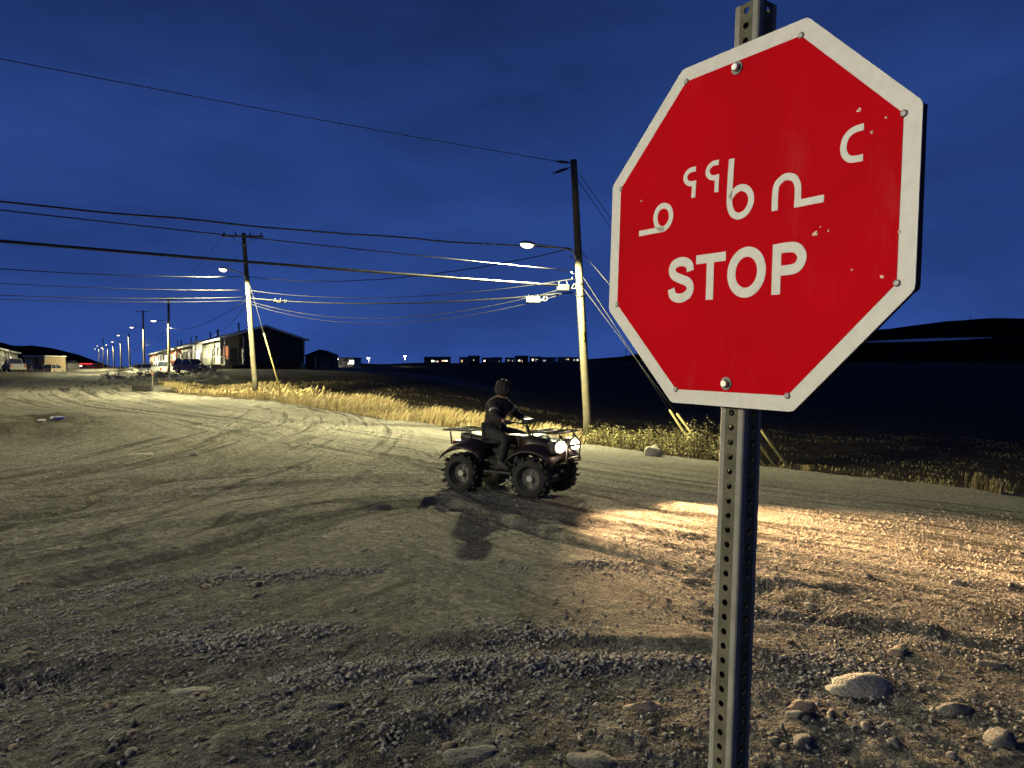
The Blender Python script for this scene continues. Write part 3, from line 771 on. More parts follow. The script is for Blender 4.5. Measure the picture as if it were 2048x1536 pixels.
# perforated square post: plain bands with holes between bright rolled corners
HW, BW, PITCHH, HR, WT = 0.0255, 0.0132, 0.0254, 0.0056, 0.0025
top_b = 0.388; nH = int((top_b + 0.0 + (post_c - base).length / 1.0 + 2.6) / PITCHH)
b0 = 0.2683 + PITCHH * 4.5 - 0.0
b0 = 0.2683 + PITCHH * 4.5
low_b = -1.9 + kf - 0.25
def perf_strip():
    """strip in x (-BW..BW) and y, holes every inch, made of two skins and hole walls"""
    V, Fs = [], []
    y = b0
    while y > low_b:
        yc = y - PITCHH / 2
        o = len(V)
        outer = [(BW, yc), (BW, y), (0, y), (-BW, y), (-BW, yc), (-BW, y - PITCHH), (0, y - PITCHH), (BW, y - PITCHH)]
        inner = [(HR * math.cos(math.pi * k / 8), yc + HR * math.sin(math.pi * k / 8)) for k in range(16)]
        for zz in (0, -WT):
            V += [(*p, zz) for p in outer]; V += [(*p, zz) for p in inner]
        for k in range(8):
            k2 = (k + 1) % 8; i0, i1, i2 = 8 + 2 * k, 8 + 2 * k + 1, 8 + (2 * k + 2) % 16
            Fs += [(o + k, o + k2, o + i1), (o + k, o + i1, o + i0), (o + k2, o + i2, o + i1)]
            q = o + 24
            Fs += [(q + k2, q + k, q + i1), (q + k, q + i0, q + i1), (q + k2, q + i1, q + i2)]
        for k in range(16):
            a, b = 8 + k, 8 + (k + 1) % 16
            Fs += [(o + a, o + b, o + 24 + b, o + 24 + a)]
        y -= PITCHH
    return V, Fs
PV, PF = perf_strip()
cz = -0.0175 - HW
mb = MB(); mc = MB()
for k in range(4):
    rot = Matrix.Rotation(k * math.pi / 2, 3, 'Y')
    mb.add([rot @ Vector((p[0], 0, p[2] + HW)) + Vector((-0.003, p[1], cz)) for p in PV], PF)
    prof = [(BW, HW), (HW - .0055, HW), (HW - .0026, HW - .0005), (HW - .0005, HW - .0026), (HW, HW - .0055), (HW, BW)]
    inn = [(BW, HW - WT), (HW - .0055, HW - WT), (HW - WT, HW - .0055), (HW - WT, BW)]
    loop = prof + inn[::-1]
    n = len(loop); vs = []
    for yy in (b0, low_b):
        vs += [rot @ Vector((p[0], 0, p[1])) + Vector((-0.003, yy, cz)) for p in loop]
    fs = [(i, (i + 1) % n, n + (i + 1) % n, n + i) for i in range(n)] + [tuple(range(n)), tuple(range(2 * n - 1, n - 1, -1))]
    mc.add(vs, fs)
sbuild(mb, 'post', M['galv_worn']); sbuild(mc, 'post_corner', M['galv'])

# ------------------------------------------------------------------ street lamps and poles
def area_lamp(name, loc, power, parent, size=0.45, tilt=(0, 0, 0), col=LAMP_COL, blend=.42):
    l = bpy.data.lights.new(name, 'SPOT'); l.spot_size = R(172); l.spot_blend = blend; l.shadow_soft_size = size * .5; l.energy = power; l.color = col
    o = bpy.data.objects.new(name, l); COL.objects.link(o); o.parent = parent
    o.location = loc; o.rotation_euler = tilt; return o

def utility_pole(base_pt, top_pt, label, group='wooden utility poles along the street', lamp=None, arm=None, crossarm=None, r0=0.165, r1=0.10, seg=14, power=LAMP_W, fine=True, col=LAMP_COL):
    """lamp = lamp position (world); arm = height (world z) where the bracket meets the pole; crossarm = half length"""
    b, t = Vector(base_pt), Vector(top_pt)
    o = empty('utility_pole', b, 0, label, 'utility pole', group)
    mb = MB(); n = 9; pr = random.Random(int(b.x * 100))
    pts = [(t - b) * (i / n) + Vector((pr.uniform(-.012, .012), pr.uniform(-.012, .012), 0)) * (0 < i < n) for i in range(n + 1)]
    pts[0] = (t - b) * (-0.4 / (t - b).length)
    mb.tube(pts, [r0 + (r1 - r0) * i / n for i in range(n + 1)], seg); mb.build('shaft', M['wood'], o)
    on = lambda z: (t - b) * ((z - b.z) / (t.z - b.z))           # point of the shaft axis at world height z
    if lamp is not None:
        L_ = Vector(lamp) - b; s = on(arm)
        dirv = Vector((L_.x - s.x, L_.y - s.y, 0)).normalized()
        p = [s + dirv * 0.1, s + dirv * 0.22 + Vector((0, 0, 0.28)), s + dirv * 0.42 + Vector((0, 0, .47)), s + dirv * 0.72 + Vector((0, 0, .53))]
        hd = L_ - dirv * 0.3 + Vector((0, 0, 0.1))
        mb = MB(); mb.tube(p + [hd], 0.032, 8); mb.build('lamp_arm', M['galv'], o)
        rot = Matrix.Rotation(math.atan2(dirv.y, dirv.x), 3, 'Z')
        mb = MB(); mb.ell(L_ + Vector((0, 0, .07)), (.42, .17, .10), 14, 8, rot, -.35); hdobj = mb.build('lamp_head', M['lamp_shell'], o)
        mb = MB(); mb.ell(L_ + Vector((0, 0, .035)) + dirv * .06, (.32, .16, .15), 14, 8, rot @ Matrix.Rotation(math.pi, 3, 'X'), -.1); mb.build('lens', M['lamp_lens'], hdobj)
        area_lamp('lamp_light', L_ + Vector((0, 0, -.09)), power, o, 0.3, col=col, blend=.22 if power == LAMP_W else .1)
    if crossarm:
        z = t.z - 0.22; s = on(z); d = Vector((1, .1, 0)).normalized()
        rot = Matrix.Rotation(math.atan2(d.y, d.x), 3, 'Z')
        mb = MB(); mb.bbox(s + Vector((0, -.16, 0)), (crossarm, .05, .06), .01, rot); mb.build('crossarm', M['wood_dark'], o)
        for sg in (-1, 1):
            mb = MB(); mb.tube([s + Vector((0, -.14, -.6)), s + d * sg * crossarm * .55 + Vector((0, -.15, -.05))], .018, 5); mb.build('brace', M['galv'], o)
            for k in ((.9, .35) if fine else (.9,)):
                mb = MB(); c0 = s + d * sg * crossarm * k + Vector((0, -.16, .06))
                mb.tube([c0, c0 + Vector((0, 0, .07)), c0 + Vector((0, 0, .1)), c0 + Vector((0, 0, .16))], [.02, .05, .035, .045], 8); mb.build('insulator', M['black_plastic'], o)
    return o, on

D1, D2 = 30.0, 44.0
P1b, P1t = at(1178, 872, D1), at(1147, 320, D1)
P1b.z = min(P1b.z, hz(P1b.x, P1b.y))
P1L = at(1056, 491, D1 - 1.9)
pole1, on1 = utility_pole(P1b, P1t, 'nearest wooden utility pole with a lit street lamp, left of the stop sign', lamp=P1L, arm=at(1140, 527, D1).z, r0=.19, r1=.135, seg=18)
B1 = P1b
def on_pole1(py): return P1b + on1(at(1150, py, D1).z)
for a, b in (((1142, 326), (1110, 322)), ((1140, 335), (1106, 347))):
    mb = MB(); A, B = at(*a, D1) - B1, at(*b, D1 - .3) - B1; q = [A.lerp(B, k / 8) for k in range(9)]
    mb.tube(q, [.02, .02, .06, .05, .065, .05, .06, .02, .035], 8); mb.build('insulator', M['black_plastic'], pole1)
for py in (500, 516, 548, 560, 590): MB().tube([on_pole1(py) - B1 + Vector((-.17, 0, 0)), on_pole1(py) - B1 + Vector((-.32, -.05, .02)), on_pole1(py) - B1 + Vector((-.34, -.06, .1))], .02, 6).build('wire_bracket', M['galv'], pole1)
mb = MB(); mb.tube([on_pole1(566) - B1, on_pole1(570) - B1], .178, 18); mb.build('band', M['black_plastic'], pole1)
mb = MB(); mb.tube([on_pole1(590) - B1, on_pole1(594) - B1], .18, 18); mb.build('band', M['black_plastic'], pole1)
rotp = (P1t - P1b).normalized().to_track_quat('Z', 'Y').to_matrix()
mb = MB(); mb.bbox(on_pole1(670) - B1 + Vector((.01, -.185, 0)), (.04, .01, .22), .004, rotp); mb.build('yellow_marker', M['yellow_tag'], pole1)
mb = MB(); mb.tube([on_pole1(840) - B1 + Vector((-.19, -.06, 0)), on_pole1(700) - B1 + Vector((-.18, -.06, 0)), on_pole1(560) - B1 + Vector((-.17, -.06, 0))], .013, 5); mb.build('ground_wire', M['wire'], pole1)

P2b, P2t = at(512, 780, D2), at(487, 466, D2)
P2b.z = hz(P2b.x, P2b.y) - .1
P2L = at(447, 540, D2 - 2.6)
pole2, on2 = utility_pole(P2b, P2t, 'wooden utility pole with crossarm and lit street lamp standing in golden grass', lamp=P2L, arm=at(495, 566, D2).z, crossarm=1.22, r0=.17, r1=.12, seg=16)
def on_pole2(py): return P2b + on2(at(495, py, D2).z)
ROWP = [(338, 752, 337, 595, 308, 642, 94, 'third'), (289, 748, 286, 621, 264, 655, 138, 'fourth'), (261, 748, 257, 668, 237, 671, 187, 'fifth'),
        (243, 746, 241, 684, 225, 684, 240, 'sixth'), (229, 743, 226, 688, 213, 690, 290, 'seventh'), (217, 741, 215, 690, 203, 696, 345, 'eighth'),
        (208, 739, 206, 676, 195, 692, 395, 'ninth'), (199, 737, 198, 692, 190, 698, 440, 'tenth')]
ROW = []
for bx, by, tx, ty, lx, ly, d, word in ROWP:
    b, t, L_ = at(bx, by, d), at(tx, ty, d), at(lx, ly, d - 1)
    b.z = min(b.z, hz(b.x, b.y))
    o, f = utility_pole(b, t, f'{word} wooden street lamp pole along the receding street, counting from the stop sign', lamp=L_, arm=L_.z - .45, crossarm=1.25 if d < 150 else None,
                        r0=.17 + d * .0004, r1=.12 + d * .0002, seg=8, fine=False)
    ROW.append((o, b, t, f, d))

# two unseen poles, one carrying the wires and one added for light, beyond the left edge of the photo
dW = Vector((-16.9, -10.4, 0)).normalized()
P0b = Vector((3, 30, 0)) + dW * 48; P0b.z = hz(P0b.x, P0b.y) - .1
P0t = P0b + Vector((0, 0, 11))
pole0, on0 = utility_pole(P0b, P0t, 'wooden utility pole beyond the left edge carrying the wires that cross the junction', lamp=P0b + Vector((1.6, 1.0, 7.6)), arm=P0b.z + 7.1, crossarm=1.2)
SLb = Vector((-18.0, -3.5, 0)); SLb.z = hz(SLb.x, SLb.y) - .1
NEAR_W = 13500.0
poleN, onN = utility_pole(SLb, SLb + Vector((0, 0, 8.2)), 'unseen wooden street lamp pole beyond the left edge, added to light the sign', lamp=SLb + Vector((1.5, .3, 6.0)), arm=SLb.z + 5.5, power=NEAR_W, col=(1.0, .94, .80))

# ------------------------------------------------------------------ wires
def wire(A, B, sag, r, label, m=M['wire'], n=26, wob=0.0, name='overhead_wire', group='overhead wires'):
    A, B = Vector(A), Vector(B); pts = []
    for i in range(n + 1):
        t = i / n; p = A.lerp(B, t); p.z -= 4 * sag * t * (1 - t)
        if wob: p.z += wob * math.sin(t * 46) + wob * .6 * math.sin(t * 83 + 1)
        pts.append(p - A)
    o = MB().tube(pts, r, 5).build(name, m, None, A); tag(o, label, 'wire', group); return o
def P0(z): return P0b + on0(z) + Vector((.15, 0, 0))
def span0(py1, px1, py_left, up, r, label, m, wob=0.0, n=26):
    """wire from pole 1 to the pole beyond the left edge, passing the left frame edge at py_left"""
    A = at(px1, py1, D1); zl = at(0, py_left, 19.6).z; s = 19.85 / 48
    z0 = A.z + up; sag = (A.z + up * s - zl) / (4 * s * (1 - s))
    B = P0(0).copy(); B.z = z0
    return wire(A, B, sag, r, label, m, n, wob)
span0(322, 1112, 107, .9, .014, 'thin wire, highest of all, from the pole top out through the upper left', M['cable'])
span0(497, 1138, 400, .8, .030, 'wavy black bundled cable, uppermost of the heavy cables crossing left of the lamp', M['cable'], .018, 60)
span0(541, 1136, 417, 1.2, .02, 'black cable just under the wavy bundle, crossing left towards the frame edge', M['cable'])
span0(572, 1138, 480, .8, .048, 'thickest black cable, lowest of the heavy cables from the nearest pole to the left edge', M['cable'])
def span02(py2, py_left, dz, r, label, m=M['wire']):
    A = on_pole2(py2); zl = at(0, py_left, 31.9).z; t = .3084
    B = P0(0).copy(); B.z = A.z + dz
    sag = (A.z + dz * t - zl) / (4 * t * (1 - t))
    return wire(A, B, sag, r, label, m)
span02(553, 537, .3, .022, 'black wire leaving the crossarm pole leftward just under its lamp')
span02(580, 566, 0, .016, 'pale wire leaving the crossarm pole leftward, second below its lamp')
span02(594, 590, 0, .018, 'pale wire leaving the crossarm pole leftward, third below its lamp')
span02(601, 598, 0, .016, 'pale wire leaving the crossarm pole leftward, lowest of the four')
def p2p1(a, b, sag, r, label, m=M['wire'], wob=0.0):
    return wire(on_pole2(a), at(b[0], b[1], D1 - .1), sag, r, label, m, 30, wob)
p2p1(553, (1140, 498), .72, .022, 'bundled wire strung between the two nearest poles, highest of the set', M['wire'], .012)
p2p1(580, (1146, 558), .62, .017, 'pale wire between the two nearest poles, second from top')
p2p1(596, (1146, 585), .40, .034, 'thick pale cable between the two nearest poles carrying two splice boxes', M['wire'])
p2p1(602, (1128, 577), 1.15, .016, 'pale drooping wire between the two nearest poles, upper of two')
p2p1(607, (1120, 590), 1.2, .014, 'thin drooping wire between the two nearest poles, lowest of all')
# splice boxes hung on the cables
def hang(px, py, d, h, m, label, rz=0.05):
    p = at(px, py, d); o = empty('splice_box', p, rz, label, 'cable box')
    mb = MB(); mb.bbox((0, 0, -h[2]), h, .03); mb.build('housing', m, o)
    for sx in (-.7, .7): MB().tube([(h[0] * sx, 0, -.02), (h[0] * sx, 0, .07), (h[0] * sx * .8, 0, .1)], .014, 5).build('hanger', M['steel'], o)
    mb = MB(); mb.tube([(h[0], 0, -h[2]), (h[0] + .12, 0, -h[2] + .02), (h[0] + .2, 0, .04)], .025, 6); mb.tube([(h[0] + .02, 0, -h[2] * 1.2), (h[0] + .25, 0, -h[2] * 1.3), (h[0] + .33, 0, -.08), (h[0] + .25, 0, .03)], .02, 6); mb.build('cable_loop', M['grey_plastic'], o); return o
hang(1066, 594, 30.6, (.30, .14, .12), M['grey_plastic'], 'pale grey splice box hung on the cable left of the nearest pole')
hang(1126, 569, D1 - .2, (.26, .12, .13), M['black_plastic'], 'black splice box hung on the cable close to the nearest pole')
hang(556, 600, 42.8, (.22, .1, .09), M['black_plastic'], 'small dark splice box on the cable right of the crossarm pole')
# service drop to the row house, spans along the street
wire(on_pole2(604), at(425, 672, 92), .4, .02, 'dark service wire sloping from the crossarm pole to the row house roof', M['cable'])
for sx, w_ in ((-1, 'left'), (1, 'right')):
    A = P2t + Vector((1.1 * sx, -.1, -.05)); B = ROW[0][2] + Vector((1.1 * sx, -.1, -.05))
    wire(A, B, .7, .012, f'thin wire between the {w_} ends of the two nearest crossarms', M['cable'])
words = ['third and fourth', 'fourth and fifth', 'fifth and sixth', 'sixth and seventh']
for i in range(4):
    oa, ba, ta_, fa, da = ROW[i]; ob, bb, tb, fb, db = ROW[i + 1]
    za, zb = ba.z + 6.3, bb.z + 6.3
    wire(ba + fa(za), bb + fb(zb), .55, .022 + .004 * i, f'low lamplit cable sagging between the {words[i]} street lamp poles')
    if i < 2: wire(ba + fa(za - .5), bb + fb(zb - .5), .75, .02, f'lower of two cables sagging between the {words[i]} street lamp poles')
wire(on_pole2(598), ROW[0][1] + ROW[0][3](ROW[0][1].z + 6.3), .8, .02, 'cable from the crossarm pole back to the third street lamp pole')

# guy wires with guards
def guy(A, foot_px, glen, label, r=.012):
    fx, fy = foot_px[:2]; d = foot_px[2] if len(foot_px) > 2 else None
    if d: F_ = at(fx, fy, d); F_.z = min(F_.z, hz(F_.x, F_.y) - .02)
    else:
        g = gpx(fx, fy); F_ = Vector((g[0], g[1], hz(*g) - .02))
    A = Vector(A); o = empty('guy_wire', F_, 0, label, 'guy wire', 'guy wires')
    mb = MB(); mb.tube([(0, 0, 0), (A - F_) * .5, A - F_], r, 6); mb.build('cable', M['wire'], o)
    dv = (A - F_).normalized()
    mb = MB(); mb.tube([dv * .15, dv * (glen * .5), dv * glen, dv * (glen + .03)], [.045, .045, .045, .02], 8); mb.build('guard', M['yellow_guard'], o)
    mb = MB(); mb.tube([dv * -.3, dv * .2], .02, 6); mb.build('anchor_rod', M['galv'], o); return o
guy(at(1157, 346, D1), (1582, 938, 20.2), 2.5, 'guy wire with yellow guard ending farthest right of the sign post')
guy(at(1157, 362, D1), (1557, 936, 20.6), 2.3, 'guy wire with yellow guard, second from the right beside the sign post')
guy(at(1160, 500, D1), (1541, 936, 21.0), 2.2, 'guy wire with yellow guard ending just right of the sign post')
guy(at(1162, 548, D1), (1410, 872, 24.5), 2.4, 'guy wire ending in the scrub left of the sign post, steeper of two')
guy(at(1163, 572, D1), (1432, 880, 24.0), 2.4, 'guy wire ending in the scrub left of the sign post, flatter of two')
guy(on_pole2(548), (566, 790, 42.0), 4.3, 'steep guy wire with long guard beside the crossarm pole in the grass', .014)

# ------------------------------------------------------------------ hills, snow
def hill(name, ridge, d, foot, back, label, zf=0.0):
    rows = []; K = 14; px = np.array([p[0] for p in ridge]); py = np.array([p[1] for p in ridge])
    xs = np.linspace(px[0], px[-1], 90); ys = np.interp(xs, px, py)
    V = []; 
    for j in range(K + 1):
        t = j / K
        for X, Y in zip(xs, ys):
            top = at(X, Y, d)
            if t <= .7:
                s = t / .7; dd = foot + (d - foot) * s; e = s * s * (3 - 2 * s) * .5 + s * .5
                x = top.x * (dd / d) * (.3 + .7 * 1); z = zf + (top.z - zf) * e
            else:
                s = (t - .7) / .3; dd = d + back * s; x = top.x * (1 + .3 * s); z = top.z - (top.z - zf + 4) * s * s
            V.append((x, dd, z))
    V = np.array(V); 
    n_ = fbm(V[:, 0], V[:, 1], 1 / 140.0, 5, 4) * 9 * (np.abs(V[:, 1] - d) > 20) * np.clip((V[:, 2] - zf) / 30, 0, 1)
    V[:, 2] += n_ + fbm(V[:, 0], V[:, 1], 1 / 25.0, 3, 8) * .9
    n = len(xs); I_ = (np.arange(K)[:, None] * n + np.arange(n - 1)[None]).ravel()
    o = np_mesh(name, V, np.c_[I_, I_ + 1, I_ + n + 1, I_ + n], M['hill'], True); tag(o, label, kind='structure'); return V.reshape(K + 1, n, 3), xs
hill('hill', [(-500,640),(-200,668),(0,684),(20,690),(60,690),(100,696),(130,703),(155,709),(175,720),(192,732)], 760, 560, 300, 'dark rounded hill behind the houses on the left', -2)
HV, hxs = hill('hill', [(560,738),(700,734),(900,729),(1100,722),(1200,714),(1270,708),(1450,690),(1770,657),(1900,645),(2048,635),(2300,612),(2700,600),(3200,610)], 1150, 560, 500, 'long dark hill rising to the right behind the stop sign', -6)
# snow bank lying across the hillside
sel = [i for i, X in enumerate(hxs) if 1690 < X < 2000]
V = []
for q, i in enumerate(sel):
    col = HV[:, i]; dd = 768 - FPX * np.tan(np.arctan2(col[:, 2] - CAM_H, col[:, 1]) + PITCH)
    yt = 686 - 9 * (q / max(1, len(sel) - 1)); ed = math.sin(math.pi * min(1, max(0, (q + .3) / (len(sel) - .4))))
    for off in (2.6 * ed + .3, -2.6 * ed - .3):
        j = np.interp(-(yt + off), -dd[:11], np.arange(11)); a = int(j); fr = j - a
        p = col[a] * (1 - fr) + col[min(a + 1, 10)] * fr; V.append((p[0], p[1] - 1.5, p[2] + .9))
n = len(sel); Fs = np.array([(2 * k, 2 * k + 2, 2 * k + 3, 2 * k + 1) for k in range(n - 1)])
sn = np_mesh('snow', np.array(V), Fs, mat('old_snow', (0.8, 0.74, 0.68), 0.8, var=.1, scale=.05), True); tag(sn, 'pale snow bank lying across the dark hillside right of the sign', kind='structure')
for px, py, h_, d, lb in ((1940, 645, 14, 1140, 'thin mast on the dark skyline at the far right'), (1252, 712, 14, 1000, 'thin mast on the skyline between the nearest pole and the sign')):
    p = at(px, py, d); o = empty('mast', p - Vector((0, 0, 3)), 0, lb, 'mast'); hh = h_ / FPX * d + 3
    MB().tube([(0, 0, 0), (0, 0, hh * .5), (0, 0, hh)], [.5, .4, .25], 6).build('shaft', M['black_plastic'], o)
    MB().tube([(-2.5, 0, hh * .8), (2.5, 0, hh * .8)], .2, 5).build('crossbar', M['black_plastic'], o)

# ------------------------------------------------------------------ houses
def window(par, c, w_, h_, axis, glass, depth=.03, frame=M['trim']):
    """window centred at c; axis 'x-' etc = outward normal"""
    nx, ny = {'x-': (-1, 0), 'x+': (1, 0), 'y-': (0, -1), 'y+': (0, 1)}[axis]
    tx, ty = -ny, nx; n = Vector((nx, ny, 0)); t = Vector((tx, ty, 0)); c = Vector(c); z = Vector((0, 0, 1))
    def bx(cc, a, b_, dp):
        return MB().box(cc, (abs(t.x) * a + abs(n.x) * dp, abs(t.y) * a + abs(n.y) * dp, b_))
    o = bx(c + n * .02, w_ / 2, h_ / 2, .02).build('window', glass, par)
    f = MB()
    for s in (-1, 1):
        q = bx(c + n * .035 + t * s * (w_ / 2 + .04), .05, h_ / 2 + .09, .04); f.add(q.v, q.f)
        q = bx(c + n * .034 + z * s * (h_ / 2 + .04), w_ / 2, .05, .035); f.add(q.v, q.f)
    q = bx(c + n * .03, .025, h_ / 2, .03); f.add(q.v, q.f)
    f.build('frame', frame, o); return o
def row_house(loc, rz, label, porch='dark', mirror=False, L=21.0, end=M['siding_dark'], front=M['siding_pale'], lit=(), far=False, power=0.0, group='row houses with corner porches'):
    o = empty('row_house', loc, rz, label, 'house', group)
    if mirror: o.scale = (-1, 1, 1)
    W, RX, RY, z0, ze, zr = 9.9, 2.3, 3.0, .75, 4.0, 5.6
    roofz = lambda x: ze + (zr - ze) * (1 - abs(x - W / 2) / (W / 2))
    def wallpoly(x0, x1): 
        P = [(x0, z0), (x1, z0), (x1, roofz(x1))]
        if x0 < W / 2 < x1: P.append((W / 2, zr))
        P.append((x0, roofz(x0))); return P
    def slab(P, y0, y1, nm, m):
        n = len(P); vs = [(x, y0, z) for x, z in P] + [(x, y1, z) for x, z in P]
        return MB().add(vs, [tuple(range(n)), tuple(range(2 * n - 1, n - 1, -1))] + [((i + 1) % n, i, n + i, n + (i + 1) % n) for i in range(n)]).build(nm, m, o)
    slab(wallpoly(RX + .001, W), 0, L, 'wall', end)
    slab([(0, z0), (RX, z0), (RX, ze + .7), (0, roofz(0) - .02)], RY, L - .005, 'front_wall', front)
    MB().box((W / 2 + .4, L / 2 + .3, z0 / 2 - .3), (W / 2 - .7, L / 2 - .5, z0 / 2 + .3 - .002)).build('skirting', M['siding_dark'], o)
    for sgn, x0, x1 in ((-1, -.55, W / 2), (1, W / 2, W + .55)):
        za = ze - (zr - ze) * .55 / (W / 2) if True else 0
        p0, p1 = ((x0, za), (x1, zr)) if sgn < 0 else ((x0, zr), (x1, za))
        P = [(p0[0], p0[1] + .02), (p1[0], p1[1] + .02), (p1[0], p1[1] + .2), (p0[0], p0[1] + .2)]
        slab(P, -.45, L + .45, 'roof', M['roof'])
        Pf = [(p0[0], p0[1] - .06), (p1[0], p1[1] - .06), (p1[0], p1[1] + .2), (p0[0], p0[1] + .2)]
        slab(Pf, -.5, -.452, 'fascia', M['trim'])
    MB().box((-.57, L / 2, ze - .1), (.03, L / 2 + .4, .13)).build('eave_board', M['trim'], o)
    for x in (RX, W): MB().box((x, -.03, (z0 + ze) / 2 + .1), (.06, .03, (ze - z0) / 2 + .1)).build('corner_board', M['trim'], o)
    MB().box((-.03, RY, (z0 + ze) / 2), (.03, .07, (ze - z0) / 2)).build('corner_board', M['trim'], o)
    MB().box((.06, .06, (z0 + ze) / 2), (.07, .07, (ze - z0) / 2)).build('porch_post', M['trim'], o)
    MB().box((RX / 2, RY / 2 - .1, z0 - .08), (RX / 2 - .01, RY / 2 + .08, .07)).build('porch_deck', M['deck'], o)
    mb = MB()
    for y in np.linspace(-.1, RY - .2, 9): mb.box((.03, y + .1, z0 + .45), (.02, .02, .45))
    for x in np.linspace(.2, RX - .1, 7): mb.box((x, -.1, z0 + .45), (.02, .02, .45))
    mb.box((RX / 2, -.1, z0 + .94), (RX / 2, .04, .04)); mb.box((.03, RY / 2 - .1, z0 + .945), (.04, RY / 2, .04)); mb.build('railing', M['deck'], o)
    mb = MB()
    for k in range(5): mb.box((-.62, RY + .3 * k, z0 - .1 - .15 * k), (.52, .17, .03))
    mb.box((-1.12, RY + .6, z0 - .35), (.03, .85, .12), Matrix.Rotation(-.46, 3, 'X')); mb.build('stairs', M['deck'], o)
    mb = MB(); mb.tube([(-1.1, RY - .2, z0 + .9), (-1.1, RY + 1.4, z0 + .15)], .035, 5)
    for k in range(5): mb.tube([(-1.1, RY - .1 + .35 * k, z0 - .1 - .15 * k), (-1.1, RY - .1 + .35 * k, z0 + .85 - .15 * k)], .02, 4)
    mb.build('stair_rail', M['deck'], o)
    # end porch: door on the inner side, window facing the viewer
    MB().box((1.55, RY - .03, z0 + 1.05), (.42, .03, 1.0)).build('door', M['door'], o)
    gl = {'warm': M['glass_warm'], 'bright': M['glass_white'], 'dark': M['glass_dark']}[porch]
    window(o, (.62, RY, z0 + 1.5), .55, 1.6, 'y-', gl)
    for i, y in enumerate((5.2, 8.4, 12.0, 15.5, 18.6)):
        window(o, (0, y, z0 + 1.65), 1.0 if i % 2 else 1.5, 1.2, 'x-', M['glass_white'] if i in lit else M['glass_dark'])
    MB().box((-.03, 10.2, z0 + 1.05), (.03, .45, 1.02)).build('front_door', M['door'], o)
    for k, (x, y) in enumerate(((W / 2 - .8, 5.0), (W / 2 - .8, 5.8), (W / 2 - .8, 14.5))):
        ch = MB(); ch.tube([(x, y, roofz(x) - .1), (x, y, roofz(x) + 1.15)], .11, 8); ch.tube([(x, y, roofz(x) + 1.2), (x, y, roofz(x) + 1.4)], [.2, .12], 8); ch.build('chimney_pipe', M['black_plastic'], o)
    if power:
        lm = MB().ell((.14 if False else RX - .08, 1.2, ze - .75), (.09, .09, .12), 10, 6).build('porch_lamp', M['bulb'], o)
        l = bpy.data.lights.new('porch_light', 'POINT'); l.energy = power; l.color = (1, .95, .66); l.shadow_soft_size = .12
        q = bpy.data.objects.new('porch_light', l); COL.objects.link(q); q.parent = o; q.location = (RX - .3, 1.0, ze - .8)
    return o
RZ = math.atan2(.503, .864)
C0 = Vector((-36.0, 90.0, 0))
def along(s, v=0): return Vector((C0.x + UDIR[0] * s + VDIR[0] * v, C0.y + UDIR[1] * s + VDIR[1] * v, 1.15))
row_house(along(0), RZ, 'nearest row house, its dark windowless gable end behind the crossarm pole', 'warm')
row_house(along(29.5), RZ, 'second row house with its white corner porch brightly lit', 'bright', power=900, lit=(1,))
row_house(along(59), RZ, 'third row house along the street with reddish walls behind parked vehicles', 'dark', front=M['siding_red'], end=M['siding_red'], lit=(0,), power=30)
row_house(along(88.5), RZ, 'fourth row house far along the street with lit windows', 'bright', lit=(0, 2, 3), power=140)
row_house(along(118), RZ, 'farthest row house along the right of the street, partly behind lamp poles', 'bright', lit=(1, 3), front=M['siding_red'], power=140)
row_house(Vector((-78.5, 108, .55)), RZ, 'pale row house at the left edge with a dark doorway and an added porch lamp', 'bright', True, lit=(1,), power=130, group='houses on the left side of the street')  # porch lamp added to brighten the front of this house
row_house(Vector((-94, 134, .5)), RZ, 'second pale row house on the left, just right of the one at the edge', 'dark', True, lit=(0,), power=50, group='houses on the left side of the street')  # weaker porch lamp, likewise added to lift the front

FAR = 'far houses on the ridge'
def box_house(px0, px1, py0, py1, d, label, wall, lit, name='house', flat=False, dep=8.0, roofm=M['roof'], group=None, cat='house', win=(1.0, 1.0), glow=M['glass_white']):
    a, b = at(px0, py1, d), at(px1, py0, d)
    W, H = b.x - a.x, b.z - a.z
    o = empty(name, (a.x + W / 2, d, a.z - .6), 0, label, cat, group)
    wh = H * (.92 if flat else .68)
    MB().box((0, dep / 2, wh / 2 + .3), (W / 2, dep / 2, wh / 2 + .3)).build('wall', wall, o)
    if flat: MB().box((0, dep / 2, wh + .6 + H * .04), (W / 2 + .25, dep / 2 + .25, H * .04)).build('roof', roofm, o)
    else:
        zb = wh + .602; P = [(-dep / 2 - .4, zb), (dep / 2 + .4, zb), (0, zb + H * .32)]
        vs = [(sx * (W / 2 + .3), dep / 2 + y, z) for sx in (-1, 1) for y, z in P]
        MB().add(vs, [(0, 2, 1), (3, 4, 5), (0, 3, 5, 2), (1, 2, 5, 4), (0, 1, 4, 3)]).build('roof', roofm, o)
    wr_ = random.Random(int(px0 * 7 + py0))
    for fx, on_ in lit:
        gm = wr_.choice([M['glass_white'], M['glass_white'], M['glass_amber'], M['glass_dim']]) if group == FAR else glow
        window(o, (fx * W / 2, 0, .6 + wh * wr_.uniform(.45, .62)), (min(win[0] * W * .08 + .6, 1.8)) * wr_.uniform(.6, 1.1), max(.8, wh * .34) * wr_.uniform(.7, 1.1), 'y-', gm if on_ else M['glass_dark'])
    MB().box((W * .12, -.03, .6 + 1.0), (.45, .03, 1.0)).build('door', M['door'], o)
    return o
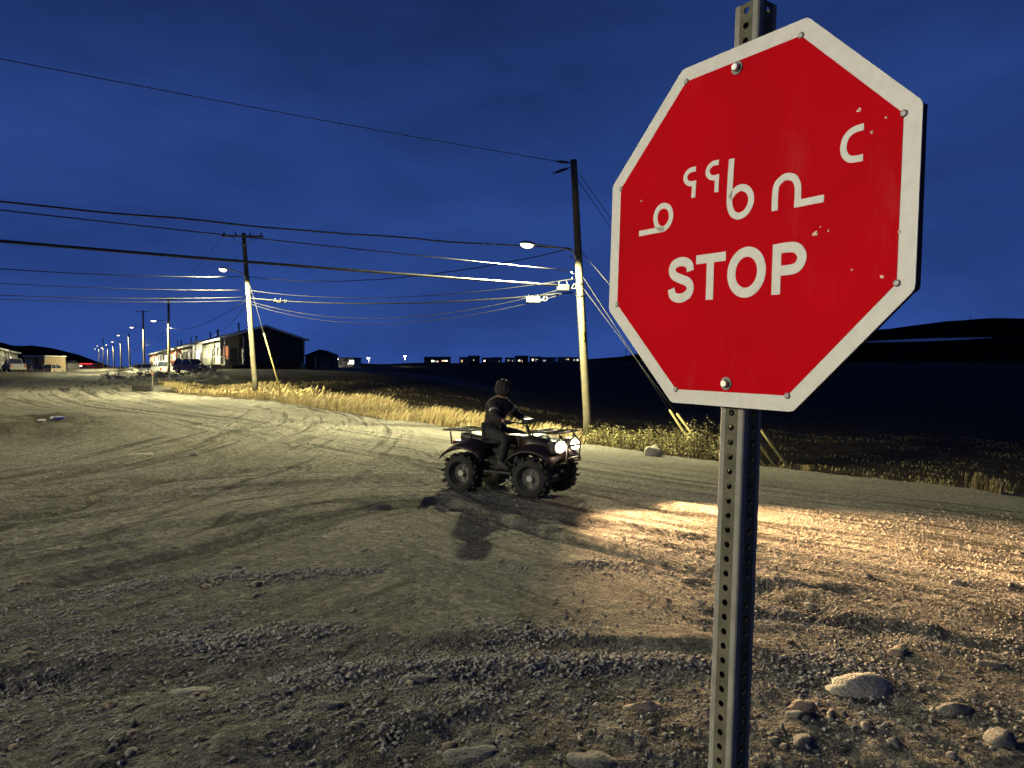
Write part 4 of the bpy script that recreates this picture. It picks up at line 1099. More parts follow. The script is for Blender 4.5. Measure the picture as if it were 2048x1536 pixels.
# shed and other buildings
sh = at(611, 738, 96); shw = 54 / FPX * 96
o = empty('shed', (sh.x + shw / 2, 96, sh.z - .5), .06, 'dark gabled shed right of the nearest row house', 'shed')
P = [(-shw / 2, 0), (shw / 2, 0), (shw / 2, 2.3), (shw * .02, 3.0), (-shw / 2, 2.2)]
MB().add([(x, y, z) for y in (0, 4) for x, z in P], [(0, 1, 2, 3, 4), (9, 8, 7, 6, 5)] + [((i + 1) % 5, i, 5 + i, 5 + (i + 1) % 5) for i in range(5)]).build('wall', M['siding_dark'], o)
for a, b in ((P[4], P[3]), (P[3], P[2])):
    q = [(a[0] - (.15 if a is P[4] else 0), a[1] + .01), (b[0] + (.15 if b is P[2] else 0), b[1] + .01), (b[0] + (.15 if b is P[2] else 0), b[1] + .11), (a[0] - (.15 if a is P[4] else 0), a[1] + .11)]
    MB().add([(x, y, z) for y in (-.15, 4.15) for x, z in q], [(0, 1, 2, 3), (7, 6, 5, 4)] + [((i + 1) % 4, i, 4 + i, 4 + (i + 1) % 4) for i in range(4)]).build('roof', M['roof'], o)
MB().box((-shw * .12, -.03, 1.1), (.04, .03, 1.1)).build('corner_board', M['trim'], o)
MB().box((shw * .22, -.02, 1.0), (.7, .02, 1.0)).build('door', M['door'], o)

box_house(668, 706, 715, 736, 150, 'low flat-roofed building with lamplit yard beyond the shed', M['siding_pale'], [(-.75, 1), (.3, 1), (.85, 1)], 'building', True, cat='building')
box_house(848, 898, 713, 728, 330, 'long dark house with a row of lit windows, alone on the skyline', M['siding_dark'], [(-.85, 0), (-.3, 1), (-.1, 1), (.1, 1), (.55, 1), (.75, 1)], group=FAR)
fs = [(919, 935, 714, 728, 'tan', [(-.4, 1)], 'small tan-lit house, leftmost of the cluster on the ridge'),
      (936, 958, 711, 727, 'dark', [(.2, 1), (-.6, 0)], 'dark house with one bright window, second in the ridge cluster'),
      (964, 984, 715, 728, 'red', [(-.5, 1), (.5, 0)], 'reddish house in the ridge cluster with a pale front'),
      (985, 1003, 714, 728, 'dark', [(-.3, 0), (.4, 1)], 'dark house right of the reddish one on the ridge'),
      (1010, 1030, 715, 727, 'tan', [(-.3, 1), (.4, 1)], 'tan house in the middle of the ridge cluster'),
      (1031, 1056, 711, 728, 'dark', [(-.4, 1), (.2, 1)], 'taller dark house with stacked lights on the ridge'),
      (1060, 1082, 713, 728, 'dark', [(.2, 1), (-.5, 1)], 'dark house with two lit windows right of the taller one'),
      (1083, 1112, 714, 726, 'pale', [(-.6, 1), (.7, 0)], 'long pale house on the ridge, third from the nearest pole'),
      (1116, 1140, 714, 724, 'tan', [(.3, 1), (.7, 1)], 'tan house with two adjoining lit windows near the pole'),
      (1142, 1158, 714, 724, 'dark', [(-.2, 1), (.6, 1)], 'dark house just left of the nearest pole on the ridge')]
for i, (a, b, c, d_, m_, lt, lb) in enumerate(fs):
    box_house(a, b, c, d_, 345 + 9 * (i % 3), lb, M['siding_' + m_], lt, group=FAR, flat=(i % 2 == 0))
# lit yard lamps on the ridge
for px, py, pt, d, lb in ((737, 731, 717, 210, 'short lamp post with white light, left of two on the skyline'), (810, 728, 713, 230, 'short lamp post with white light, right of two on the skyline'), (673, 736, 719, 146, 'yard lamp in front of the flat-roofed building')):
    b, t = at(px, py + 2, d), at(px + 1, pt, d); o = empty('lamp_post', b, 0, lb, 'lamp post', 'yard lamps')
    MB().tube([(0, 0, 0), (0, 0, t.z - b.z)], .12, 6).build('shaft', M['trim'], o)
    MB().ell((0, -.1, t.z - b.z + .1), (.4, .4, .22), 10, 6).build('lamp_globe', mat('yard_lamp', (.9, .9, .9), .3, emit=(1, .97, .82), estr=22), o)
    area_lamp('lamp_light', (0, -.1, t.z - b.z - .2), 900, o, .4)
# left side: tan garage, low buildings at the street's end
gb = box_house(49, 89, 711, 733, 170, 'tan box-shaped garage with pale roof edge on the left', M['siding_tan'], [(-.55, 0)], 'garage', True, roofm=M['trim'], cat='garage')
box_house(108, 136, 721, 738, 300, 'small gabled house at the end of the street', M['siding_pale'], [(-.4, 0), (.6, 0)], group='buildings at the street end')
bb_ = box_house(138, 186, 725, 737, 330, 'low long building with lit doors at the far end of the street', M['siding_red'], [(-.8, 0), (-.3, 1), (-.05, 1), (.9, 0)], 'building', True, group='buildings at the street end', cat='building')

MB().box((1.8, -.4, 2.75), (3.6, .08, .16)).build('tail_glow_bar', mat('tail_glow_bar', (.4, .02, .02), .4, emit=(1, .05, .04), estr=1.6), bb_)  # added glowing bar; with the red siding it imitates smeared tail-light glow
# ------------------------------------------------------------------ parked vehicles
def wheel(par, c, r, w_, seg=16):
    o = MB(); o.tube([(c[0], c[1] - w_ / 2, c[2]), (c[0], c[1] - w_ * .42, c[2]), (c[0], c[1] + w_ * .42, c[2]), (c[0], c[1] + w_ / 2, c[2])], [r * .9, r, r, r * .9], seg)
    t = o.build('wheel', M['tyre'], par)
    MB().tube([(c[0], c[1] - w_ * .54, c[2]), (c[0], c[1] + w_ * .54, c[2])], r * .58, 12).build('rim', M['galv'], t); return t
def car(px, py, d, yaw, kind, paint, label, tail=False, group='vehicles parked along the street'):
    b = at(px, py, d); b.z = hz(b.x, b.y)
    o = empty({'pickup': 'pickup_truck', 'suv': 'parked_car', 'sedan': 'parked_car', 'van': 'parked_car'}[kind], b, yaw, label, {'pickup': 'truck'}.get(kind, 'car'), group)
    Ln, W, bot = (5.3, 1.9, .42) if kind == 'pickup' else ((4.6, 1.85, .35) if kind != 'sedan' else (4.5, 1.78, .25))
    prof = {'pickup': [(-2.6, .5), (2.5, .45), (2.65, .75), (2.6, 1.0), (1.45, 1.15), (-2.6, 1.15)],
            'suv': [(-2.25, .4), (2.2, .35), (2.35, .65), (2.25, .95), (1.2, 1.08), (-2.3, 1.1)],
            'sedan': [(-2.2, .35), (2.15, .3), (2.3, .55), (2.2, .78), (1.1, .92), (-1.5, .95), (-2.25, .88)]}[kind]
    cab = {'pickup': [(-.9, 1.15), (1.35, 1.15), (.75, 1.78), (-.8, 1.82)], 'suv': [(-2.25, 1.09), (1.15, 1.07), (.5, 1.72), (-1.95, 1.78)], 'sedan': [(-1.55, .94), (1.05, .91), (.35, 1.38), (-.95, 1.42)]}[kind]
    def ext(P, w0, w1, nm, m, par=o):
        n = len(P); zmin, zmax = min(p[1] for p in P), max(p[1] for p in P)
        ww = lambda z: w0 + (w1 - w0) * (z - zmin) / (zmax - zmin)
        vs = [(x, s * ww(z), z) for s in (-1, 1) for x, z in P]
        return MB().add(vs, [tuple(range(n)), tuple(range(2 * n - 1, n - 1, -1))] + [((i + 1) % n, i, n + i, n + (i + 1) % n) for i in range(n)]).build(nm, m, par)
    ext(prof, W / 2, W / 2 - .05, 'body', paint)
    gl = [(x * 1.0, z) for x, z in cab]; ext([(p[0], p[1]) for p in gl], W / 2 - .07, W / 2 - .24, 'windows', M['glass_dark'])
    top = [(cab[3][0] - .03, cab[3][1] - .03), (cab[2][0] + .03, cab[2][1] - .03), (cab[2][0] - .05, cab[2][1] + .05), (cab[3][0] + .1, cab[3][1] + .06)]
    ext(top, W / 2 - .22, W / 2 - .26, 'roof', paint)
    for s in (-1, 1):
        for i0, i1 in ((0, 3), (1, 2)):
            MB().tube([(cab[i0][0], s * (W / 2 - .06), cab[i0][1]), (cab[i1][0], s * (W / 2 - .23), cab[i1][1])], .045, 5).build('pillar', paint, o)
        mx = (cab[0][0] + cab[1][0]) / 2 - .1; MB().tube([(mx, s * (W / 2 - .06), cab[0][1]), (mx, s * (W / 2 - .23), cab[3][1] - .02)], .04, 5).build('pillar', paint, o)
        MB().bbox((prof[2][0] - .06, s * (W / 2 - .32), prof[2][1] + .1), (.08, .2, .09), .02).build('headlight', M['headlamp_off'], o)
        MB().bbox((prof[0][0] - .0, s * (W / 2 - .14), .85), (.05, .1, .16), .02).build('tail_light', M['tail'] if tail else M['tail_off'], o)
        for x in (Ln * .31, -Ln * .31): wheel(o, (x, s * (W / 2 - .1), .36), .36, .24)
    MB().bbox((prof[1][0] + .1, 0, .5), (.1, W / 2 - .02, .13), .04).build('bumper', M['galv'] if kind == 'pickup' else paint, o)
    MB().bbox((prof[0][0] - .05, 0, .5), (.08, W / 2 - .02, .12), .04).build('bumper', M['galv'] if kind == 'pickup' else paint, o)
    return o
UA = math.atan2(UDIR[1], UDIR[0])
car(325, 741, 97, UA + .15, 'pickup', M['paint_white'], 'white pickup truck parked by the third lamp pole')
car(279, 742, 122, UA + 1.2, 'suv', M['paint_white'], 'white sport utility car parked left of the white pickup')
car(383, 741, 89, UA - math.pi + .55, 'suv', M['paint_maroon'], 'dark maroon car parked in front of the lit porch')
car(28, 746, 98, UA + .25, 'pickup', M['paint_grey'], 'grey pickup parked at the left edge below the pale house')
car(72, 745, 118, UA + .2, 'sedan', M['paint_dark'], 'dark low car parked right of the grey pickup on the left')
car(108, 744, 138, UA - .5, 'suv', M['paint_tan'], 'tan car parked in front of the street-end houses')
car(173, 736, 262, UA, 'suv', M['paint_dark'], 'car driving away down the street with red tail lights glowing', True, group='moving vehicles')

# ------------------------------------------------------------------ small things by the road
g = gpx(286, 783); o = empty('barrier_block', (g[0], g[1], hz(*g)), .12, 'low black block lying beside the street below the rubble bank', 'block')
MB().bbox((0, 0, .2), (.55, .25, .2), .04).build('body', M['black_ply'], o)
MB().box((-.3, 0, .42), (.06, .2, .03)).build('lifting_lug', M['black_plastic'], o)
g = gpx(305, 783); o = empty('marker_stake', (g[0], g[1], hz(*g) - .1), 0, 'thin wooden marker stake beside the low black block', 'stake')
MB().bbox((0, 0, .65), (.03, .02, .65), .008).build('stake', M['wood_dark'], o); MB().box((0, -.024, 1.16), (.034, .004, .09)).build('flag_tape', M['siding_red'], o)
g = gpx(116, 845); o = empty('plastic_package', (g[0], g[1], hz(*g)), .1, 'crumpled blue and white plastic package lying on the left verge', 'litter')
mb = MB(); mb.ell((0, 0, .05), (.16, .065, .045), 12, 8); mb.ell((.08, .02, .06), (.09, .055, .045), 10, 6); mb.build('wrapper', M['blue_pack'], o)
mb = MB(); mb.ell((-.14, -.02, .055), (.05, .06, .05), 10, 6); mb.ell((.03, -.02, .09), (.11, .04, .015), 10, 5); mb.build('white_end', M['white_pack'], o)
g = gpx(83, 850); tag(MB().ell((0, 0, .03), (.12, .05, .035), 10, 6).build('paper_scrap', M['white_pack'], None, (g[0], g[1], hz(*g))), 'small white scrap lying just left of the blue package', 'litter')
g = gpx(1617, 942); tag(MB().add([(-.13, 0, .03), (.1, -.03, .02), (.14, .05, .07), (-.08, .07, .06), (0, .02, .09)], [(0, 1, 4), (1, 2, 4), (2, 3, 4), (3, 0, 4), (3, 2, 1, 0)]).build('paper_scrap', M['white_pack'], None, (g[0], g[1], hz(*g))), 'white scrap at the road edge right of the guy wires', 'litter')
# ------------------------------------------------------------------ quad bike and rider
gq = gpx(1020, 982)
HEAD = math.atan2(-0.50, 0.866)
quad = empty('quad_bike', (gq[0], gq[1], hz(*gq)), HEAD, 'dark quad bike with both headlights on, crossing the gravel junction', 'quad bike')
def knobby(c, r, w_):
    x, y, z = c; prof = [(-w_ / 2, r * .62), (-w_ / 2, r * .86), (-w_ * .36, r * .97), (0, r), (w_ * .36, r * .97), (w_ / 2, r * .86), (w_ / 2, r * .62)]
    n = 22; vs = []; fs = []
    for i in range(n):
        a = 2 * math.pi * i / n
        for py_, pr in prof: vs.append((x + pr * math.cos(a), y + py_, z + pr * math.sin(a)))
    m = len(prof)
    for i in range(n):
        for k in range(m - 1): fs.append((i * m + k, ((i + 1) % n) * m + k, ((i + 1) % n) * m + k + 1, i * m + k + 1))
    mb = MB().add(vs, fs, True)
    for i in range(n):
        a = 2 * math.pi * (i + .5) / n
        for sy in (-.3, .3):
            rot = Matrix.Rotation(-a, 3, 'Y'); mb.box((x + r * math.cos(a), y + sy * w_ + (.12 * w_ if i % 2 else -.12 * w_), z + r * math.sin(a)), (.018, w_ * .17, .022), rot)
    o = mb.build('wheel', M['tyre'], quad)
    rb = MB(); rb.tube([(x, y - w_ * .4, z), (x, y - w_ * .1, z), (x, y + w_ * .1, z), (x, y + w_ * .4, z)], [r * .62, r * .5, r * .5, r * .62], 18, False)
    rb.tube([(x, y - .012, z), (x, y + .012, z)], r * .51, 18)
    for q in range(5):
        a = q * 2 * math.pi / 5; rb.box((x + r * .32 * math.cos(a), y, z + r * .32 * math.sin(a)), (r * .17, .026, r * .055), Matrix.Rotation(-a, 3, 'Y'))
    rb.build('rim', M['rim_dark'], o)
    hb = MB(); hb.tube([(x, y - w_ * .3, z), (x, y + w_ * .3, z)], r * .16, 8); hb.build('hub', M['steel'], o)
for x, r, w_ in ((.64, .31, .21), (-.60, .31, .26)):
    for s in (-1, 1): knobby((x, s * .46, .31), r, w_)
# frame and engine
mb = MB()
for s in (-1, 1): mb.tube([(-.85, s * .2, .5), (-.5, s * .22, .42), (.3, s * .22, .36), (.75, s * .18, .48), (.92, s * .15, .66)], .028, 8)
for x in (.64, -.6): mb.tube([(x, -.42, .31), (x, .42, .31)], .04, 8)
for s in (-1, 1):
    for x in (.64, -.6): mb.tube([(x, s * .34, .33), (x * .9, s * .2, .72)], .035, 8)
mb.build('frame', M['quad_frame'], quad)
MB().bbox((-.02, 0, .5), (.3, .17, .2), .05).build('engine', M['quad_frame'], quad)
mb = MB()
for s in (-1, 1): mb.bbox((.05, s * .36, .36), (.26, .12, .02), .012)
mb.build('footrest', M['quad_frame'], quad)
def fender(x0, x1, zc, w_, name, ym):
    """arched mudguard over both wheels of one axle with a centre cover"""
    vs = []; fs = []; nu, nv = 12, 9
    for i in range(nu + 1):
        t = i / nu; x = x0 + (x1 - x0) * t
        arch = math.sin(math.pi * t) ** .6
        for j in range(nv + 1):
            q = -1 + 2 * j / nv; y = q * w_
            z = zc - .16 + .2 * arch - .05 * abs(q) ** 3 + .06 * math.cos(q * math.pi / 2)
            vs.append((x, y, z))
    m = nv + 1
    for i in range(nu):
        for j in range(nv): fs.append((i * m + j, (i + 1) * m + j, (i + 1) * m + j + 1, i * m + j + 1))
    n0 = len(vs); vs += [(a, b, c - .025) for a, b, c in vs]
    fs += [tuple(n0 + k for k in reversed(f)) for f in fs[:]]
    rim = [(i * m, (i + 1) * m) for i in range(nu)] + [((i + 1) * m + nv, i * m + nv) for i in range(nu)] + [(j + 1, j) for j in range(nv)] + [(nu * m + j, nu * m + j + 1) for j in range(nv)]
    fs += [(b, a, a + n0, b + n0) for a, b in rim]
    return MB().add(vs, fs, True).build(name, M['quad_body'], quad)
fender(.22, 1.02, .74, .55, 'front_mudguard', 0); fender(-1.0, -.2, .74, .56, 'rear_mudguard', 0)
# nose cowl with lights
mb = MB()
sec = [(.28, .2, .62, .92), (.5, .26, .6, .95), (.75, .3, .56, .9), (.95, .27, .54, .8), (1.02, .2, .56, .72)]
vs = []; k = 12
for x, hw, zl, zh in sec:
    for i in range(k):
        a = 2 * math.pi * i / k; c, s_ = math.cos(a), math.sin(a)
        vs.append((x, hw * math.copysign(abs(c) ** .6, c), (zl + zh) / 2 + (zh - zl) / 2 * math.copysign(abs(s_) ** .6, s_)))
fs = [(i * k + j, i * k + (j + 1) % k, (i + 1) * k + (j + 1) % k, (i + 1) * k + j) for i in range(len(sec) - 1) for j in range(k)] + [tuple(reversed(range(k))), tuple(range((len(sec) - 1) * k, len(sec) * k))]
mb.add(vs, fs, True); mb.build('front_cowl', M['quad_body'], quad)
MB().bbox((.12, 0, .80), (.2, .14, .12), .06).build('fuel_tank', M['quad_body'], quad)
# seat
mb = MB(); sec = [(.02, .11, .80, .90), (-.15, .14, .74, .88), (-.45, .17, .74, .88), (-.75, .18, .76, .93), (-.86, .15, .78, .92)]; vs = []
for x, hw, zl, zh in sec:
    for i in range(k):
        a = 2 * math.pi * i / k; c, s_ = math.cos(a), math.sin(a)
        vs.append((x, hw * math.copysign(abs(c) ** .5, c), (zl + zh) / 2 + (zh - zl) / 2 * math.copysign(abs(s_) ** .5, s_)))
mb.add(vs, fs, True); mb.build('seat', M['seat_vinyl'], quad)
for x0, x1, nm in ((.5, 1.06, 'front_rack'), (-1.05, -.55, 'rear_rack')):
    mb = MB(); z = 1.0 if x0 > 0 else .97
    mb.tube([(x0, -.36, z), (x1, -.36, z), (x1, .36, z), (x0, .36, z), (x0, -.36, z)], .014, 6)
    for y in (-.2, 0, .2): mb.tube([(x0, y, z), (x1, y, z)], .011, 6)
    for sx in (x0 + .05, x1 - .05):
        for y in (-.25, .25): mb.tube([(sx, y, z), (sx, y * .8, .72)], .012, 6)
    mb.build(nm, M['quad_frame'], quad)
mb = MB()
for s in (-1, 1): mb.tube([(.9, s * .2, .5), (1.12, s * .22, .55), (1.14, s * .22, .82), (1.02, s * .24, .95)], .02, 8)
mb.tube([(1.12, -.22, .6), (1.12, .22, .6)], .02, 8); mb.tube([(1.14, -.22, .8), (1.14, .22, .8)], .02, 8); mb.build('bumper', M['quad_frame'], quad)
mb = MB(); mb.tube([(.45, 0, .75), (.3, 0, 1.08)], .03, 8)
mb.tube([(.14, -.40, 1.12), (.22, -.22, 1.13), (.3, -.08, 1.1), (.3, .08, 1.1), (.22, .22, 1.13), (.14, .40, 1.12)], .013, 8); hb = mb.build('handlebar', M['quad_frame'], quad)
for s in (-1, 1): MB().tube([(.195, s * .27, 1.125), (.135, s * .41, 1.12)], .021, 8).build('grip', M['seat_vinyl'], hb)
MB().bbox((.33, 0, 1.14), (.07, .1, .04), .02).build('instrument_pod', M['black_plastic'], hb)
MB().bbox((-1.0, 0, .74), (.03, .14, .035), .01).build('tail_light', M['tail_off'], quad)
HL_W = 25000.0
for s in (-1, 1):
    mb = MB(); mb.tube([(.86, s * .26, .80), (1.0, s * .27, .79), (1.035, s * .27, .79)], [.10, .105, .098], 14); mb.bbox((.98, s * .265, .79), (.05, .165, .098), .03); hd = mb.build('headlight', M['black_plastic'], quad)
    mb = MB(); mb.ell((1.04, s * .265, .79), (.035, .15, .082), 16, 8); mb.build('lens', M['head_on'], hd)
    l = bpy.data.lights.new('headlight_beam', 'SPOT'); l.energy = HL_W; l.color = (1.0, .60, .28); l.spot_size = R(74); l.spot_blend = 1.0; l.shadow_soft_size = .11
    q = bpy.data.objects.new('headlight_beam', l); COL.objects.link(q); q.parent = quad; q.location = (1.09, s * .27, .79)
    q.rotation_euler = (0, R(-90 + 7), 0)
    q.rotation_euler = Vector((1, -.62 if s < 0 else -.12, .05)).to_track_quat('-Z', 'Y').to_euler()

def skin_obj(name, J, E_, material, parent, sub=2, root=0):
    """J: {joint: (x,y,z,r)}; E_: pairs"""
    names = list(J); me = bpy.data.meshes.new(name)
    me.from_pydata([J[n][:3] for n in names], [(names.index(a), names.index(b)) for a, b in E_], [])
    o = bpy.data.objects.new(name, me); COL.objects.link(o); o.parent = parent
    o.modifiers.new('skin', 'SKIN').use_smooth_shade = True
    for i, n in enumerate(names):
        r = J[n][3]; me.skin_vertices[0].data[i].radius = r if hasattr(r, '__len__') else (r, r)
        me.skin_vertices[0].data[i].use_root = (i == root)
    sb = o.modifiers.new('sub', 'SUBSURF'); sb.levels = sub; sb.render_levels = sub
    me.materials.append(material); return o
person = empty('person', quad.matrix_basis @ Vector((-.3, 0, .88)), HEAD, 'rider in a dark hooded parka, seated on the quad bike and holding its handlebar', 'person')
def PJ(d): return {k: (v[0] + .3, v[1], v[2] - .88, v[3]) for k, v in d.items()}
body = {'pel': (-.32, 0, .96, (.13, .15)), 'sp1': (-.31, 0, 1.10, (.12, .14)), 'sp2': (-.26, 0, 1.26, (.12, .16)), 'chest': (-.2, 0, 1.40, (.11, .15)), 'neck': (-.16, 0, 1.50, .055), 'head1': (-.13, 0, 1.60, (.075, .08)), 'head2': (-.12, 0, 1.69, (.088, .09)), 'head3': (-.13, 0, 1.77, (.06, .065)), 'nose': (-.035, 0, 1.645, .014), 'chin': (-.06, 0, 1.575, .035)}
E_ = [('pel', 'sp1'), ('sp1', 'sp2'), ('sp2', 'chest'), ('chest', 'neck'), ('neck', 'head1'), ('head1', 'head2'), ('head2', 'head3'), ('head1', 'nose'), ('head1', 'chin')]
jk = {k: body[k] for k in ('pel', 'sp1', 'sp2', 'chest')}; je = E_[:3]
tr = {'pel': (-.33, 0, .95, (.16, .17))}; te = []
for s, n in ((1, 'l'), (-1, 'r')):
    arm = {'sh' + n: (-.2, s * .19, 1.40, .062), 'el' + n: (-.06, s * .36, 1.20, .048), 'wr' + n: (.1, s * .35, 1.155, .03), 'palm' + n: (.145, s * .345, 1.15, (.026, .036))}
    leg = {'hip' + n: (-.28, s * .13, .93, .095), 'kn' + n: (.12, s * .30, .86, .066), 'an' + n: (.02, s * .34, .46, .044), 'toe' + n: (.2, s * .36, .42, .036)}
    body.update(arm); body.update(leg)
    E_ += [('chest', 'sh' + n), ('sh' + n, 'el' + n), ('el' + n, 'wr' + n), ('wr' + n, 'palm' + n), ('pel', 'hip' + n), ('hip' + n, 'kn' + n), ('kn' + n, 'an' + n), ('an' + n, 'toe' + n)]
    a2 = {'sh' + n: (-.2, s * .2, 1.40, .088), 'el' + n: (-.06, s * .36, 1.20, .07), 'cf' + n: (.07, s * .352, 1.16, .052)}
    jk.update(a2); je += [('chest', 'sh' + n), ('sh' + n, 'el' + n), ('el' + n, 'cf' + n)]
    l2 = {'hip' + n: (-.27, s * .13, .94, .118), 'kn' + n: (.12, s * .30, .87, .088), 'sk' + n: (.06, s * .325, .64, .075), 'cu' + n: (.03, s * .338, .5, .065)}
    tr.update(l2); te += [('pel', 'hip' + n), ('hip' + n, 'kn' + n), ('kn' + n, 'sk' + n), ('sk' + n, 'cu' + n)]
bd = skin_obj('body', PJ(body), E_, M['skin'], person)
jk['pel'] = (-.32, 0, .93, (.165, .19)); jk['sp1'] = (-.31, 0, 1.10, (.155, .175)); jk['sp2'] = (-.26, 0, 1.26, (.155, .19)); jk['chest'] = (-.2, 0, 1.41, (.14, .17)); jk['col'] = (-.15, 0, 1.545, .1); je.append(('chest', 'col'))
jacket = skin_obj('parka', PJ(jk), je, M['jacket'], person)
skin_obj('trousers', PJ(tr), te, M['trousers'], person)
off = Vector((.3, 0, -.88))
mb = MB(); n_u, n_v = 16, 10; vs = []; fs_ = []                     # hood: open towards the face
for j in range(n_v + 1):
    t = R(48) + (math.pi - R(48)) * j / n_v
    for i in range(n_u):
        a = 2 * math.pi * i / n_u
        vs.append(Vector((-.135 + .132 * math.cos(t), .125 * math.sin(t) * math.sin(a), 1.655 + .155 * math.sin(t) * math.cos(a))) + off)
for j in range(n_v):
    for i in range(n_u): fs_.append((j * n_u + i, j * n_u + (i + 1) % n_u, (j + 1) * n_u + (i + 1) % n_u, (j + 1) * n_u + i))
mb.add(vs, fs_, True); mb.build('hood', M['jacket'], jacket)
mb = MB(); mb.tube([Vector((-.135 + .132 * math.cos(R(48)), .125 * math.sin(R(48)) * math.sin(a), 1.655 + .155 * math.sin(R(48)) * math.cos(a))) + off for a in np.linspace(0, 2 * math.pi, 20)], .022, 8); mb.build('hood_trim', M['trousers'], jacket)
mb = MB(); mb.ell(Vector((-.13, 0, 1.72)) + off, (.1, .1, .085), 14, 8); mb.build('hair', M['eye'], bd)
for s in (-1, 1):
    MB().ell(Vector((-.045, s * .033, 1.675)) + off, (.012, .016, .009), 8, 6).build('eye', M['eye'], bd)
    # gloved hand closed round the grip: palm, four fingers, thumb
    mb = MB(); P = Vector((.155, s * .345, 1.137)) + off
    mb.ell(P + Vector((-.03, 0, .012)), (.042, .045, .03), 12, 8)
    for q, ln in enumerate((.9, 1.0, .95, .8)):
        y = (q - 1.5) * .021
        mb.tube([P + Vector((-.005, y, .03)), P + Vector((.03 * ln, y, .024)), P + Vector((.036 * ln, y, -.008)), P + Vector((.008, y, -.026)), P + Vector((-.014, y, -.02))], [.0105, .0105, .010, .0095, .008], 8)
    mb.tube([P + Vector((-.035, -s * .035, .0)), P + Vector((-.02, -s * .05, -.022)), P + Vector((.008, -s * .046, -.034))], [.013, .012, .009], 8)
    mb.build('glove', M['glove'], person)
    mb = MB(); A = Vector((.03, s * .345, .44)) + off; sec = [(-.075, .045, 0, .1), (-.03, .052, 0, .2), (.04, .052, 0, .16), (.12, .054, 0, .09), (.2, .042, 0, .06)]
    vs = []
    for x, hw, zl, zh in sec:
        for i in range(12):
            a = 2 * math.pi * i / 12; c, s_ = math.cos(a), math.sin(a)
            vs.append(A + Vector((x, hw * math.copysign(abs(c) ** .7, c), -.06 + (zl + zh) / 2 + (zh - zl) / 2 * math.copysign(abs(s_) ** .7, s_))))
    mb.add(vs, [(i * 12 + j, i * 12 + (j + 1) % 12, (i + 1) * 12 + (j + 1) % 12, (i + 1) * 12 + j) for i in range(4) for j in range(12)] + [tuple(reversed(range(12))), tuple(range(48, 60))], True); mb.build('boot', M['boot'], person)
# reflective band across the parka's back and sleeves
for s in (-1, 1):
    a, b = Vector((-.2, s * .2, 1.40)) + off, Vector((-.06, s * .36, 1.20)) + off; p = a.lerp(b, .5); dd = (b - a).normalized()
    MB().tube([p - dd * .02, p + dd * .02], .082, 12).build('reflective_band', M['reflector'], jacket)

# ------------------------------------------------------------------ vegetation
def blades(name, x, y, h, w_, tint, label, lean=(.35, .1), head=True):
    n = len(x); z = height(x, y)[0]
    th = rng.uniform(0, 2 * math.pi, n); c, s = np.cos(th), np.sin(th)
    lx = lean[0] * h * rng.uniform(.4, 1.4, n) + h * rng.normal(0, .16, n); ly = lean[1] * h + h * rng.normal(0, .16, n)
    base = np.c_[x, y, z - .03]; side = np.c_[c * w_, s * w_, np.zeros(n)]
    mid = base + np.c_[lx * .3, ly * .3, h * .6]; tip = base + np.c_[lx, ly, h]
    q1 = base + np.c_[lx * .62, ly * .62, h * .84]
    V = [base - side, base + side, mid - side * .75, mid + side * .75, q1 - side * 1.5, q1 + side * 1.5, tip]
    V = np.stack(V, 1).reshape(-1, 3); k = np.arange(n)[:, None, None] * 7
    F = (np.array([[0, 1, 3], [0, 3, 2], [2, 3, 5], [2, 5, 4], [4, 5, 6]])[None] + k).reshape(-1, 3)
    o = np_mesh(name, V, F, M['grass'], False, {'tint': np.repeat(tint, 7)}); tag(o, label, kind='stuff'); return o
N = 260000
x = rng.uniform(-30, 22, N); y = rng.uniform(8, 56, N)
d, s = seg_dist(x, y, EDGE); sd = d * np.where(s < 0, 1, -1)
clump = fbm(x, y, .55, 4, 51); pxx = CX + FPX * x / y
dens = np.clip(.55 + 1.6 * clump, 0, 1) * sstep(.05, .6, sd + clump * .8) * (1 - sstep(5, 9.5, sd))
tall = (.35 * sstep(430, 520, pxx) + .65 * sstep(540, 760, pxx)) * (1 - sstep(1120, 1300, pxx))           # the tall golden stand left of the nearest pole
dens *= np.where(pxx > 1150, .4, 1.0) * np.where(pxx > 1480, .3, 1.0) * np.where(pxx < 430, .5, 1)
k = rng.uniform(0, 1, N) < dens
x, y, sd, clump, tall, pxx = x[k], y[k], sd[k], clump[k], tall[k], pxx[k]
if len(x) > 46000:
    q = rng.choice(len(x), 46000, replace=False); x, y, sd, clump, tall, pxx = x[q], y[q], sd[q], clump[q], tall[q], pxx[q]
h = (.17 + .42 * tall * sstep(-.2, 2.2, sd)) * rng.uniform(.4, 1.45, len(x)) * (1 + .7 * clump)
tint = np.clip(.5 + 1.0 * clump + rng.normal(0, .18, len(x)) , 0, 1)
blades('grass', x, y, h, .006 + .00035 * y, tint, 'tall dry golden grass along the far edge of the road')
# isolated dry tufts on the right verge
cx_, cy_, ch = [], [], []
for px, py, hh in ((1855, 975, .42), (1905, 985, .4), (1985, 1000, .36), (2020, 1005, .3), (1700, 955, .22), (1760, 960, .25), (1620, 938, .3), (1960, 985, .3)):
    g = gpx(px, py - 12)
    for _ in range(170):
        a = rng.uniform(0, 6.28); r_ = abs(rng.normal(0, .13)); cx_.append(g[0] + r_ * math.cos(a) + .02); cy_.append(g[1] + .5 + r_ * math.sin(a)); ch.append(hh * rng.uniform(.5, 1.2))
cx_, cy_, ch = np.array(cx_), np.array(cy_), np.array(ch)
blades('grass', cx_, cy_, ch, .005, np.clip(rng.normal(.5, .2, len(ch)), 0, 1), 'separate dry grass tufts on the verge at the right', (.1, 0))
